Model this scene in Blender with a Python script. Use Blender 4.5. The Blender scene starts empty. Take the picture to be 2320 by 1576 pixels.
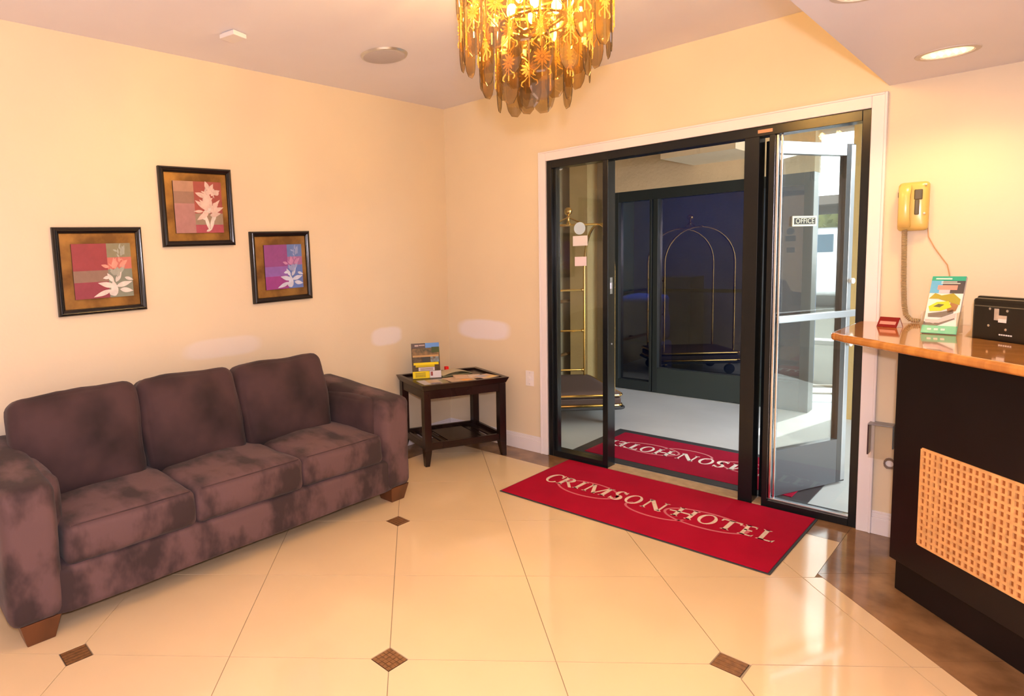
import bpy, bmesh, math, random
from mathutils import Vector, Matrix, noise
random.seed(7)
PI = math.pi
scene = bpy.context.scene
COL = scene.collection

# ------------------------------------------------------------------ camera
cam_data = bpy.data.cameras.new('camera')
cam = bpy.data.objects.new('camera', cam_data)
COL.objects.link(cam)
cr = Vector((0.66457941, 0.74637739, -0.03542595))
cu = Vector((-0.04498191, 0.08728667, 0.99516715))
cf = Vector((-0.74586247, 0.65977408, -0.09158241))
M = Matrix(((cr.x, cu.x, -cf.x, 3.41248), (cr.y, cu.y, -cf.y, -3.92545), (cr.z, cu.z, -cf.z, 1.48415), (0, 0, 0, 1)))
cam.matrix_world = M
cam_data.sensor_width = 36
cam_data.lens = 1393.103 / 2320 * 36
cam_data.shift_x = (1160 - 833.378) / 2320
cam_data.shift_y = -(788 - 717.216) / 2320
cam_data.clip_start = 0.05
scene.camera = cam

# ------------------------------------------------------------------ world, lights, exposure
scene.view_settings.view_transform = 'Standard'
scene.view_settings.look = 'None'
scene.view_settings.gamma = 1
scene.view_settings.use_curve_mapping = False
scene.view_settings.exposure = 0.12
world = bpy.data.worlds.new('world')
scene.world = world
world.use_nodes = True
bg = world.node_tree.nodes['Background']
bg.inputs[0].default_value = (0.90, 0.95, 1.0, 1)
bg.inputs[1].default_value = 6.5


def light(name, kind, loc, energy, color, rot=(0, 0, 0), **kw):
    d = bpy.data.lights.new(name, kind)
    d.energy = energy
    d.color = color
    for k, v in kw.items():
        setattr(d, k, v)
    o = bpy.data.objects.new(name, d)
    o.location = loc
    o.rotation_euler = rot
    COL.objects.link(o)
    return o


sun = light('sun', 'SUN', (0, 12, 12), 4.2, (1.0, 0.96, 0.9), angle=0.01)
sun.rotation_euler = Vector((0.10, 0.50, 0.86)).to_track_quat('Z', 'Y').to_euler()
light('camera_flash', 'POINT', (3.45, -3.93, 1.62), 150, (1.0, 0.89, 0.99), shadow_soft_size=0.035)
light('overhead_fill_light', 'AREA', (1.5, -5.2, 2.64), 6, (1.0, 0.88, 0.80), shape='RECTANGLE', size=2.2, size_y=1.6)  # unseen overhead fill added to brighten the lobby
light('rear_fill_light', 'AREA', (4.3, -6.5, 1.25), 32, (0.95, 0.88, 1.0), rot=(PI / 2 + .45, 0, .25), shape='RECTANGLE', size=2.3, size_y=1.9)  # added area fill behind the camera, tilted up to brighten ceiling and walls

# ------------------------------------------------------------------ materials
MATS = {}


def mat(name, color, rough=0.5, metal=0.0, var=0.0, scale=8.0, bump=0.0, bscale=None, color2=None, coat=0.0, sheen=0.0, spec=0.5, detail=4.0, stretch=None, emit=None, estr=0.0, ramp=(0.35, 0.65)):
    if name in MATS:
        return MATS[name]
    m = bpy.data.materials.new(name)
    m.use_nodes = True
    nt = m.node_tree
    b = nt.nodes['Principled BSDF']
    b.inputs['Base Color'].default_value = (*color, 1)
    b.inputs['Roughness'].default_value = rough
    b.inputs['Metallic'].default_value = metal
    b.inputs['Coat Weight'].default_value = coat
    b.inputs['Coat Roughness'].default_value = 0.04
    b.inputs['Sheen Weight'].default_value = sheen
    b.inputs['Specular IOR Level'].default_value = spec
    if emit:
        b.inputs['Emission Color'].default_value = (*emit, 1)
        b.inputs['Emission Strength'].default_value = estr
    tc = nt.nodes.new('ShaderNodeTexCoord')
    src = tc.outputs['Object']
    if stretch:
        mp = nt.nodes.new('ShaderNodeMapping')
        mp.inputs['Scale'].default_value = stretch
        nt.links.new(src, mp.inputs[0])
        src = mp.outputs[0]
    if var > 0 or color2:
        n = nt.nodes.new('ShaderNodeTexNoise')
        n.inputs['Scale'].default_value = scale
        n.inputs['Detail'].default_value = detail
        nt.links.new(src, n.inputs['Vector'])
        r = nt.nodes.new('ShaderNodeValToRGB')
        c2 = color2 or tuple(c * (1 - var) for c in color)
        r.color_ramp.elements[0].color = (*c2, 1)
        r.color_ramp.elements[0].position = ramp[0]
        r.color_ramp.elements[1].color = (*color, 1)
        r.color_ramp.elements[1].position = ramp[1]
        nt.links.new(n.outputs['Fac'], r.inputs[0])
        nt.links.new(r.outputs[0], b.inputs['Base Color'])
    if bump > 0:
        n2 = nt.nodes.new('ShaderNodeTexNoise')
        n2.inputs['Scale'].default_value = bscale or scale * 4
        n2.inputs['Detail'].default_value = 5
        nt.links.new(src, n2.inputs['Vector'])
        bp = nt.nodes.new('ShaderNodeBump')
        bp.inputs['Strength'].default_value = bump
        bp.inputs['Distance'].default_value = 0.01
        nt.links.new(n2.outputs['Fac'], bp.inputs['Height'])
        nt.links.new(bp.outputs[0], b.inputs['Normal'])
    MATS[name] = m
    return m


def glass(name, tint=(1, 1, 1), refl=0.08, rcol=(1, 1, 1), rough=0.0, body=None, bodyfac=0.0, fres=True):
    """thin sheet glass: see-through with a Fresnel-weighted mirror reflection"""
    m = bpy.data.materials.new(name)
    m.use_nodes = True
    nt = m.node_tree
    nt.nodes.clear()
    out = nt.nodes.new('ShaderNodeOutputMaterial')
    tr = nt.nodes.new('ShaderNodeBsdfTransparent')
    tr.inputs[0].default_value = (*tint, 1)
    gl = nt.nodes.new('ShaderNodeBsdfGlossy')
    gl.inputs[0].default_value = (*rcol, 1)
    gl.inputs['Roughness'].default_value = rough
    mx = nt.nodes.new('ShaderNodeMixShader')
    base = tr.outputs[0]
    if body:
        df = nt.nodes.new('ShaderNodeBsdfTranslucent')
        df.inputs[0].default_value = (*body, 1)
        df2 = nt.nodes.new('ShaderNodeBsdfDiffuse')
        df2.inputs[0].default_value = (*body, 1)
        m0 = nt.nodes.new('ShaderNodeMixShader')
        nt.links.new(df.outputs[0], m0.inputs[1])
        nt.links.new(df2.outputs[0], m0.inputs[2])
        m1 = nt.nodes.new('ShaderNodeMixShader')
        m1.inputs[0].default_value = bodyfac
        nt.links.new(tr.outputs[0], m1.inputs[1])
        nt.links.new(m0.outputs[0], m1.inputs[2])
        base = m1.outputs[0]
    if fres:
        lw = nt.nodes.new('ShaderNodeLayerWeight')
        lw.inputs[0].default_value = 0.35
        mr = nt.nodes.new('ShaderNodeMapRange')
        mr.inputs['To Min'].default_value = refl
        mr.inputs['To Max'].default_value = min(1, refl + 0.25)
        nt.links.new(lw.outputs['Fresnel'], mr.inputs['Value'])
        nt.links.new(mr.outputs[0], mx.inputs[0])
    else:
        mx.inputs[0].default_value = refl
    nt.links.new(base, mx.inputs[1])
    nt.links.new(gl.outputs[0], mx.inputs[2])
    nt.links.new(mx.outputs[0], out.inputs[0])
    MATS[name] = m
    return m


def wall_mat(name, color, patches=(), axis='x'):
    """semi-gloss painted plaster; patches = paler spots mixed into the colour (centre a, centre z, half a, half z)"""
    m = mat(name, color, rough=0.42, var=0.05, scale=1.3, bump=0.06, bscale=60, spec=0.4)
    nt = m.node_tree
    b = nt.nodes['Principled BSDF']
    prev = b.inputs['Base Color'].links[0].from_socket
    geo = nt.nodes.new('ShaderNodeNewGeometry')
    sp = nt.nodes.new('ShaderNodeSeparateXYZ')
    nt.links.new(geo.outputs['Position'], sp.inputs[0])
    ns = nt.nodes.new('ShaderNodeTexNoise')
    ns.inputs['Scale'].default_value = 6
    nt.links.new(geo.outputs['Position'], ns.inputs['Vector'])
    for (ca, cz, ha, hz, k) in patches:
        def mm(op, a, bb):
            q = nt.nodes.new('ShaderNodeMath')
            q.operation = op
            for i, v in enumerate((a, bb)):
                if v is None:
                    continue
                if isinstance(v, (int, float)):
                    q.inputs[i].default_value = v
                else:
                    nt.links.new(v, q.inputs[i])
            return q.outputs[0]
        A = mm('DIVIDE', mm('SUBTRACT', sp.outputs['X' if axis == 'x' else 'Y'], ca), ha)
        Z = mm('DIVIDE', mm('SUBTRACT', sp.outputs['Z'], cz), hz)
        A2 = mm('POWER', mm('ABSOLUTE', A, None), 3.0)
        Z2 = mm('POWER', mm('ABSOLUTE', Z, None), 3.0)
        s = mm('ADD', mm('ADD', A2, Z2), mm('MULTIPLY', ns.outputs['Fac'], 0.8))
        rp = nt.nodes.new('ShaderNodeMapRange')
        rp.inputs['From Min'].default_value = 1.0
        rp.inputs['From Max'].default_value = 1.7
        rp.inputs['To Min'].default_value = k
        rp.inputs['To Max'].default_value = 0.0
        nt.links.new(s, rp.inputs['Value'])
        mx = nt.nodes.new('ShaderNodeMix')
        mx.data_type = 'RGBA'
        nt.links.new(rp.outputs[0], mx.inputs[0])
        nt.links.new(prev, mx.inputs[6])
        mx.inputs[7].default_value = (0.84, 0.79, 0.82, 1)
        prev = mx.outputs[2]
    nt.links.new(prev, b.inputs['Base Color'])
    return m


WALL = (0.80, 0.68, 0.49)
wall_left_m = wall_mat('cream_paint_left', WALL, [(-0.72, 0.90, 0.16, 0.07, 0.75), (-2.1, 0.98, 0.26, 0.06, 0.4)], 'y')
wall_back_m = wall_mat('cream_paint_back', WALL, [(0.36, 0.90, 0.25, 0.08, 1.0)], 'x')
wall_plain_m = wall_mat('cream_paint', WALL)
ceil_m = mat('white_ceiling_paint', (0.82, 0.80, 0.88), rough=0.45, bump=0.05, bscale=40, var=0.04, scale=1.5)
trim_m = mat('white_trim_paint', (0.84, 0.80, 0.82), rough=0.35)
tile_m = mat('cream_polished_tile', (0.75, 0.555, 0.33), rough=0.07, var=0.05, scale=2.2, spec=0.55)
grout_m = mat('grout', (0.30, 0.22, 0.14), rough=0.8)
border_m = mat('brown_marble_tile', (0.34, 0.185, 0.085), rough=0.09, color2=(0.165, 0.085, 0.038), scale=5, detail=12, ramp=(0.36, 0.68), spec=0.55)
inset_m = mat('brown_inset_tile', (0.26, 0.12, 0.045), rough=0.3, var=0.4, scale=60)
inset_dark_m = mat('dark_inset_groove', (0.055, 0.026, 0.012), rough=0.4)
black_al_m = mat('black_anodised_frame', (0.008, 0.010, 0.012), rough=0.2, spec=0.35)
chrome_m = mat('chrome', (0.80, 0.82, 0.86), rough=0.16, metal=1)
alu_m = mat('brushed_aluminium', (0.62, 0.64, 0.68), rough=0.3, metal=1)
brass_m = mat('polished_brass', (0.95, 0.62, 0.20), rough=0.14, metal=1)
gold_m = mat('gold_metal', (0.95, 0.58, 0.16), rough=0.25, metal=1)
red_mat_m = mat('crimson_carpet', (0.42, 0.002, 0.028), rough=0.95, var=0.12, scale=5, bump=0.35, bscale=500, spec=0.15)
red_out_m = mat('crimson_carpet_outdoor', (0.36, 0.006, 0.035), rough=0.95, var=0.12, scale=5, bump=0.35, bscale=500, spec=0.15)
rubber_m = mat('black_rubber', (0.03, 0.033, 0.037), rough=0.6, bump=0.2, bscale=200)
letter_m = mat('cream_pile_lettering', (0.80, 0.62, 0.50), rough=0.9, var=0.15, scale=40)
letter_w_m = mat('white_pile_lettering', (0.85, 0.80, 0.76), rough=0.9)
swirl_m = mat('pink_pile_ring', (0.60, 0.13, 0.17), rough=0.95)
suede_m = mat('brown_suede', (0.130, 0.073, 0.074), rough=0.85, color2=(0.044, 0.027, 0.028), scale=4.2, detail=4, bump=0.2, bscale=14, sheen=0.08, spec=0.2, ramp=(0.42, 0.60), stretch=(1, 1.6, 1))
suede_d_m = mat('brown_suede_painted_shade', (0.070, 0.038, 0.040), rough=0.85, color2=(0.028, 0.017, 0.019), scale=3.4, detail=3, bump=0.15, bscale=14, sheen=0.08, spec=0.2, ramp=(0.36, 0.62))  # darker suede copy: shade on back, seams and right arm put into colour
leg_wood_m = mat('brown_stained_wood', (0.14, 0.045, 0.014), rough=0.35, var=0.4, scale=10, stretch=(1, 1, 0.15))
dark_wood_m = mat('espresso_wood', (0.022, 0.009, 0.007), rough=0.26, var=0.5, scale=9, stretch=(1, 1, 0.2), spec=0.4)
desk_m = mat('black_brown_laminate', (0.011, 0.007, 0.007), rough=0.38, var=0.35, scale=3, spec=0.22)
top_wood_m = mat('varnished_oak', (0.62, 0.27, 0.06), rough=0.10, color2=(0.45, 0.17, 0.035), scale=3.5, stretch=(1.2, 9, 1), detail=8, coat=0.6)
weave_back_m = mat('rattan_dark_backing', (0.36, 0.115, 0.022), rough=0.7)  # darker orange sheet behind the raised strips
weave_m = mat('rattan_strip', (0.84, 0.45, 0.17), rough=0.55, var=0.25, scale=30)
smoke_m = glass('smoked_amber_glass', tint=(0.74, 0.67, 0.54), refl=0.05, rcol=(1, 0.92, 0.8), body=(0.28, 0.21, 0.12), bodyfac=0.05)
smoke_edge_m = mat('dark_glass_edge', (0.03, 0.022, 0.012), rough=0.2)
amber_m = glass('amber_flower_glass', tint=(1.0, 0.66, 0.22), refl=0.12, rcol=(1, 0.75, 0.3), rough=0.1, body=(1.0, 0.74, 0.22), bodyfac=0.8)
bulb_m = mat('lit_bulb', (1, 0.7, 0.35), emit=(1.0, 0.68, 0.27), estr=640)
pane_m = glass('clear_glass', tint=(0.93, 0.95, 0.93), refl=0.015)
dark_pane_m = glass('tinted_glass', tint=(0.26, 0.32, 0.42), refl=0.14)
concrete_m = mat('grey_concrete', (0.52, 0.55, 0.56), rough=0.7, var=0.12, scale=1.4, bump=0.1, bscale=50)
concrete2_m = mat('pale_concrete', (0.30, 0.29, 0.26), rough=0.8, var=0.1, scale=1.4)
asphalt_m = mat('sunlit_asphalt', (0.085, 0.082, 0.068), rough=0.9, var=0.15, scale=0.7)
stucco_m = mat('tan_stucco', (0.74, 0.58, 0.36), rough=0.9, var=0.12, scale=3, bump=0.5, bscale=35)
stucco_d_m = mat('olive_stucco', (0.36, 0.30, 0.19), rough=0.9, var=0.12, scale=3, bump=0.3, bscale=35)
blue_m = mat('dark_blue_interior', (0.015, 0.065, 0.17), rough=0.7)
plastic_w_m = mat('white_plastic', (0.82, 0.80, 0.80), rough=0.3)
plastic_g_m = mat('grille_grey', (0.50, 0.47, 0.50), rough=0.6, bump=0.3, bscale=300)
phone_m = mat('yellowed_plastic', (0.74, 0.51, 0.15), rough=0.22)
phone_d_m = mat('grey_cradle_plastic', (0.10, 0.08, 0.04), rough=0.4)
cord_m = mat('beige_cord', (0.45, 0.33, 0.18), rough=0.5)
black_pl_m = mat('black_plastic', (0.010, 0.009, 0.007), rough=0.28)
paper_m = mat('paper_white', (0.82, 0.78, 0.76), rough=0.5)
acrylic_m = glass('clear_acrylic', tint=(0.93, 0.92, 0.90), refl=0.05)
carpet_m = mat('brown_deck_carpet', (0.16, 0.10, 0.085), rough=0.95, bump=0.4, bscale=300)
bronze_m = mat('bronze_leaf', (0.36, 0.19, 0.045), rough=0.38, metal=0.35, color2=(0.16, 0.075, 0.018), scale=9, detail=6, bump=0.15, bscale=20)
frame_m = mat('dark_brown_moulding', (0.010, 0.007, 0.007), rough=0.16, spec=0.45)


def flat(name, c, rough=0.5):
    return mat(name, c, rough=rough)


# ------------------------------------------------------------------ mesh helpers
class MB:
    def __init__(self):
        self.v = []
        self.f = []
        self.mi = []
        self.smooth = False

    def add(self, vs, fs, mi=0):
        n = len(self.v)
        self.v += [tuple(p) for p in vs]
        self.f += [tuple(i + n for i in f) for f in fs]
        self.mi += [mi] * len(fs)
        return self

    def box(self, x0, x1, y0, y1, z0, z1, mi=0, rz=0, c=None):
        vs = [(x0, y0, z0), (x1, y0, z0), (x1, y1, z0), (x0, y1, z0), (x0, y0, z1), (x1, y0, z1), (x1, y1, z1), (x0, y1, z1)]
        if rz:
            cx, cy = c if c else ((x0 + x1) / 2, (y0 + y1) / 2)
            cc, ss = math.cos(rz), math.sin(rz)
            vs = [(cx + (x - cx) * cc - (y - cy) * ss, cy + (x - cx) * ss + (y - cy) * cc, z) for x, y, z in vs]
        return self.add(vs, [(0, 3, 2, 1), (4, 5, 6, 7), (0, 1, 5, 4), (1, 2, 6, 5), (2, 3, 7, 6), (3, 0, 4, 7)], mi)

    def prism(self, poly, z0, z1, mi=0):
        a = sum(poly[i][0] * poly[(i + 1) % len(poly)][1] - poly[(i + 1) % len(poly)][0] * poly[i][1] for i in range(len(poly)))
        if a < 0:
            poly = poly[::-1]
        n = len(poly)
        vs = [(x, y, z0) for x, y in poly] + [(x, y, z1) for x, y in poly]
        fs = [tuple(range(n - 1, -1, -1)), tuple(range(n, 2 * n))]
        fs += [(i, (i + 1) % n, n + (i + 1) % n, n + i) for i in range(n)]
        return self.add(vs, fs, mi)

    def tube(self, pts, r, seg=10, closed=False, mi=0, caps=True):
        pts = [Vector(p) for p in pts]
        n = len(pts)
        rr = r if isinstance(r, (list, tuple)) else [r] * n
        vs = []
        up = None
        for i, p in enumerate(pts):
            if closed:
                t = pts[(i + 1) % n] - pts[i - 1]
            else:
                t = pts[min(i + 1, n - 1)] - pts[max(i - 1, 0)]
            t.normalize()
            if up is None:
                up = Vector((0, 0, 1)) if abs(t.z) < 0.9 else Vector((1, 0, 0))
            a = t.cross(up)
            if a.length < 1e-6:
                a = t.orthogonal()
            a.normalize()
            b = a.cross(t)
            b.normalize()
            up = b
            for k in range(seg):
                th = 2 * PI * k / seg
                vs.append(p + a * (math.cos(th) * rr[i]) + b * (math.sin(th) * rr[i]))
        fs = []
        m = n if closed else n - 1
        for i in range(m):
            j = (i + 1) % n
            for k in range(seg):
                k2 = (k + 1) % seg
                fs.append((i * seg + k, i * seg + k2, j * seg + k2, j * seg + k))
        if caps and not closed:
            fs.append(tuple(range(seg - 1, -1, -1)))
            fs.append(tuple((n - 1) * seg + k for k in range(seg)))
        return self.add(vs, fs, mi)

    def lathe(self, prof, seg=24, c=(0, 0, 0), axis='z', mi=0):
        vs = []
        for (r, z) in prof:
            for k in range(seg):
                th = 2 * PI * k / seg
                p = (r * math.cos(th), r * math.sin(th), z)
                if axis == 'x':
                    p = (p[2], p[0], p[1])
                elif axis == 'y':
                    p = (p[0], p[2], p[1])
                vs.append((p[0] + c[0], p[1] + c[1], p[2] + c[2]))
        n = len(prof)
        fs = []
        for i in range(n - 1):
            for k in range(seg):
                k2 = (k + 1) % seg
                fs.append((i * seg + k, i * seg + k2, (i + 1) * seg + k2, (i + 1) * seg + k))
        fs.append(tuple(range(seg - 1, -1, -1)))
        fs.append(tuple((n - 1) * seg + k for k in range(seg)))
        return self.add(vs, fs, mi)

    def ball(self, c, r, seg=12, sz=1.0, mi=0):
        prof = [(max(1e-4, r * math.sin(PI * i / 8)), -r * sz * math.cos(PI * i / 8)) for i in range(9)]
        return self.lathe(prof, seg, c, mi=mi)

    def build(self, name, mats, parent=None, bevel=0.0, smooth=False, loc=None, rz=0.0, label=None, matrix=None):
        me = bpy.data.meshes.new(name)
        me.from_pydata(self.v, [], self.f)
        if not isinstance(mats, (list, tuple)):
            mats = [mats]
        for m in mats:
            me.materials.append(m)
        if len(mats) > 1:
            me.polygons.foreach_set('material_index', self.mi)
        bm = bmesh.new()
        bm.from_mesh(me)
        bmesh.ops.recalc_face_normals(bm, faces=bm.faces)
        bm.to_mesh(me)
        bm.free()
        if smooth:
            me.polygons.foreach_set('use_smooth', [True] * len(me.polygons))
            if smooth != 'all':
                me.set_sharp_from_angle(angle=math.radians(40))
        me.update()
        o = bpy.data.objects.new(name, me)
        COL.objects.link(o)
        if parent is not None:
            o.parent = parent
        if loc:
            o.location = loc
        if rz:
            o.rotation_euler = (0, 0, rz)
        if bevel:
            bv = o.modifiers.new('bevel', 'BEVEL')
            bv.width = bevel
            bv.segments = 2
            bv.limit_method = 'ANGLE'
        if label:
            o['label'] = label
        return o


def inst(src, parent=None, loc=(0, 0, 0), rot=(0, 0, 0), name=None):
    o = src.copy()
    if name:
        o.name = name
    COL.objects.link(o)
    o.parent = parent
    o.location = loc
    o.rotation_euler = rot
    return o


def tag(o, label, cat, group=None):
    o['label'] = label
    o['category'] = cat
    if group:
        o['group'] = group
    return o


def thing(name, label, cat, loc=(0, 0, 0), rz=0.0, group=None):
    o = bpy.data.objects.new(name, None)
    o.empty_display_size = 0.05
    COL.objects.link(o)
    o.location = loc
    o.rotation_euler = (0, 0, rz)
    return tag(o, label, cat, group)


def struct(o):
    o['kind'] = 'structure'
    return o


def root_struct(name):
    o = bpy.data.objects.new(name, None)
    COL.objects.link(o)
    return struct(o)


def cushion(size, r, bulge=(0, 0, 0), n=14, amp=0.0, freq=4.0, seed=0.0, wr=0.0):
    """rounded, puffed box centred on the origin"""
    hx, hy, hz = [s / 2 for s in size]
    mb = MB()
    idx = {}
    vs = []

    def vert(a, b, c):
        k = (round(a * n), round(b * n), round(c * n))
        if k in idx:
            return idx[k]
        p = Vector((a * hx, b * hy, c * hz))
        q = Vector((max(-(hx - r), min(hx - r, p.x)), max(-(hy - r), min(hy - r, p.y)), max(-(hz - r), min(hz - r, p.z))))
        d = p - q
        if d.length > 1e-9:
            d.normalize()
            p = q + d * r
        ux, uy, uz = a, b, c
        p.x += bulge[0] * a * (1 - uy * uy) * (1 - uz * uz)
        p.y += bulge[1] * b * (1 - ux * ux) * (1 - uz * uz)
        p.z += bulge[2] * c * (1 - ux * ux) * (1 - uy * uy)
        if amp:
            e = noise.noise(p * freq + Vector((seed, seed * 2, 0))) * amp
            e -= abs(noise.noise(Vector((p.x * 9 + seed, p.y * 9, p.z * 9)))) * wr
            nn = Vector((a, b, c)).normalized()
            p += nn * e
        idx[k] = len(vs)
        vs.append(p)
        return idx[k]
    fs = []
    st = [(-1 + 2 * i / n) for i in range(n + 1)]
    # cosine spacing puts vertices near the edges
    st = [math.sin(s * PI / 2) * 0.55 + s * 0.45 for s in st]

    def face(fn):
        for i in range(n):
            for j in range(n):
                fs.append([fn(st[i], st[j]), fn(st[i + 1], st[j]), fn(st[i + 1], st[j + 1]), fn(st[i], st[j + 1])])
    idx2 = {}

    def V(a, b, c):
        k = (round(a, 5), round(b, 5), round(c, 5))
        if k not in idx2:
            idx.clear()
            idx2[k] = vert(a, b, c)
        return idx2[k]
    for s in (-1, 1):
        face(lambda u, w: V(s, u, w))
        face(lambda u, w: V(u, s, w))
        face(lambda u, w: V(u, w, s))
    mb.add(vs, fs)
    return mb


# ------------------------------------------------------------------ floor: grout bed, tiles, insets, border
S = 0.6096
TH = math.radians(44.0)
G0 = (1.8114, -2.4627)
gx, gy = (math.cos(TH), math.sin(TH)), (-math.sin(TH), math.cos(TH))


def gp(i, j):
    return (G0[0] + S * (i * gx[0] + j * gy[0]), G0[1] + S * (i * gx[1] + j * gy[1]))


def clip(poly, a, b, c):
    """keep a*x+b*y <= c"""
    out = []
    for i in range(len(poly)):
        p, q = poly[i], poly[(i + 1) % len(poly)]
        dp, dq = a * p[0] + b * p[1] - c, a * q[0] + b * q[1] - c
        if dp <= 0:
            out.append(p)
        if (dp < 0 < dq) or (dq < 0 < dp):
            t = dp / (dp - dq)
            out.append((p[0] + (q[0] - p[0]) * t, p[1] + (q[1] - p[1]) * t))
    return out


def inset_poly(poly, d):
    n = len(poly)
    a = sum(poly[i][0] * poly[(i + 1) % n][1] - poly[(i + 1) % n][0] * poly[i][1] for i in range(n)) / 2
    if a < 0:
        poly = poly[::-1]
    q = poly
    for i in range(n):
        p0, p1 = poly[i], poly[(i + 1) % n]
        dx, dy = p1[0] - p0[0], p1[1] - p0[1]
        L = math.hypot(dx, dy)
        if L < 1e-6:
            continue
        nx, ny = dy / L, -dx / L
        q = clip(q, nx, ny, nx * p0[0] + ny * p0[1] - d)
        if len(q) < 3:
            return []
    return q


def area(poly):
    return abs(sum(poly[i][0] * poly[(i + 1) % len(poly)][1] - poly[(i + 1) % len(poly)][0] * poly[i][1] for i in range(len(poly)))) / 2


XR, YB = 5.6, -6.6       # far right wall and wall behind the camera
floor_o = root_struct('floor')
grout_bed = MB().box(0, XR, YB, 0.12, -0.05, -0.0035).build('grout_bed', grout_m, floor_o)
BW = 0.24
GAP = 0.0016
# field = region A (x<2.74) + region B (x>2.74 in front of the desk border)
for i in range(-14, 15):
    for j in range(-14, 15):
        cell = [gp(i, j), gp(i + 1, j), gp(i + 1, j + 1), gp(i, j + 1)]
        pieces = []
        for reg in (0, 1):
            p = clip(cell, -1, 0, -BW)
            p = clip(p, 0, 1, -BW) if p else p
            p = clip(p, 0, -1, -YB) if p else p
            if reg == 0:
                p = clip(p, 1, 0, 2.742) if p else p
            else:
                p = clip(p, -1, 0, -2.742) if p else p
                p = clip(p, 1, 1, 2.072) if p else p
                p = clip(p, 1, 0, XR) if p else p
            # corner chamfers for the insets
            for (a, b) in ((i, j), (i + 1, j), (i + 1, j + 1), (i, j + 1)):
                if a % 2 == 0 and b % 2 == 0 and p:
                    cx, cy = gp(a, b)
                    mx, my = gp(i + .5, j + .5)
                    dx, dy = mx - cx, my - cy
                    L = math.hypot(dx, dy)
                    dx, dy = dx / L, dy / L
                    p = clip(p, -dx, -dy, -(dx * cx + dy * cy) - 0.070 / math.sqrt(2))
            if p and area(p) > 0.0008:
                pieces.append(p)
        if not pieces:
            continue
        mb = MB()
        for p in pieces:
            q = inset_poly(p, GAP)
            if len(q) > 2:
                # heal the internal seam between the two regions
                if len(pieces) == 2:
                    q = [((x + (2.742 - x) if abs(x - 2.742) < GAP * 1.6 else x), y) for x, y in q]
                mb.prism(q, -0.012, 0.0)
        if mb.v:
            mb.build('floor_tile', tile_m, floor_o)


def inset_at(i, j, kind):
    cx, cy = gp(i, j)
    h = 0.067 / math.sqrt(2)
    mb = MB()
    mb.box(cx - h, cx + h, cy - h, cy + h, -0.012, -0.0012, rz=TH + PI / 4, mi=1)
    if kind == 0:
        n = 5
        for k in range(n):
            y0 = cy - h + 2 * h * (k + .12) / n
            y1 = cy - h + 2 * h * (k + .88) / n
            mb.box(cx - h + .002, cx + h - .002, y0, y1, -0.01, 0.0, rz=TH + PI / 4, c=(cx, cy))
    elif kind == 1:
        n = 5
        for k in range(n):
            for l in range(n):
                mb.box(cx - h + 2 * h * (k + .06) / n, cx - h + 2 * h * (k + .94) / n, cy - h + 2 * h * (l + .06) / n, cy - h + 2 * h * (l + .94) / n, -0.01, 0.0 if (k + l) % 2 else -0.0004, rz=TH + PI / 4, c=(cx, cy))
    else:
        n = 4
        for k in range(n):
            mb.box(cx - h + 2 * h * (k + .05) / n, cx - h + 2 * h * (k + .95) / n, cy - h + .002, cy + h - .002, -0.01, 0.0, rz=TH + PI / 4, c=(cx, cy))
    mb.build('floor_inset', [inset_m, inset_dark_m], floor_o)


for i in range(-12, 13, 2):
    for j in range(-12, 13, 2):
        x, y = gp(i, j)
        if BW + .08 < x < XR - .1 and YB + .1 < y < -BW - .08 and not (x > 2.66 and x + y > 1.98):
            inset_at(i, j, {(0, 0): 1, (2, 0): 2}.get((i, j), 0))
# border tiles: along the two walls, then the apron round the desk
def btile(p):
    q = inset_poly(p, 0.0008)
    if len(q) > 2 and area(q) > 0.0008:
        MB().prism(q, -0.012, 0.0).build('border_tile', border_m, floor_o)


y = -BW
while y > YB:
    y2 = max(YB, y - 0.61)
    btile([(0.0, y2), (BW, y2), (BW, y), (0.0, y)])
    y = y2
x = 0.0
while x < 2.742:
    x2 = min(2.742, x + 0.61)
    btile([(x, -BW), (x2, -BW), (x2, 0.115 if 0.95 < x else 0.0), (x, 0.115 if 0.95 < x else 0.0)])
    x = x2
d45 = math.sqrt(0.5)
for i in range(-2, 14):
    for j in range(-2, 14):
        # cells laid on the desk diagonal
        ox, oy = 2.742, -0.67
        def dp(a, b):
            return (ox + (a * d45 + b * d45) * 0.61, oy + (-a * d45 + b * d45) * 0.61)
        p = [dp(i - 3, j), dp(i - 2, j), dp(i - 2, j + 1), dp(i - 3, j + 1)]
        p = clip(p, -1, 0, -2.742)
        p = clip(p, -1, -1, -2.072) if p else p
        p = clip(p, 0, 1, 0.0) if p else p
        p = clip(p, 1, 0, XR) if p else p
        if p and len(p) > 2:
            btile(p)

# ------------------------------------------------------------------ shell
HC, HL, XS = 2.687, 2.231, 2.823
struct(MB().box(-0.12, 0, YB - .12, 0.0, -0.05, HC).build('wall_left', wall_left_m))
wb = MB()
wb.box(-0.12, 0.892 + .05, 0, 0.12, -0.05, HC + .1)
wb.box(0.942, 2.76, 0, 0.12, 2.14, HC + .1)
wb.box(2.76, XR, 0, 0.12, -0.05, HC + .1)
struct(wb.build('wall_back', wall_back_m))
struct(MB().box(XR, XR + .12, YB - .12, 0.12, -0.05, HC).build('wall_right', wall_plain_m))
struct(MB().box(-0.12, XR + .12, YB - .12, YB, -0.05, HC).build('wall_front', wall_plain_m))
struct(MB().box(-0.12, XS, YB - .12, 0, HC, HC + .1).build('ceiling', ceil_m))
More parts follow.
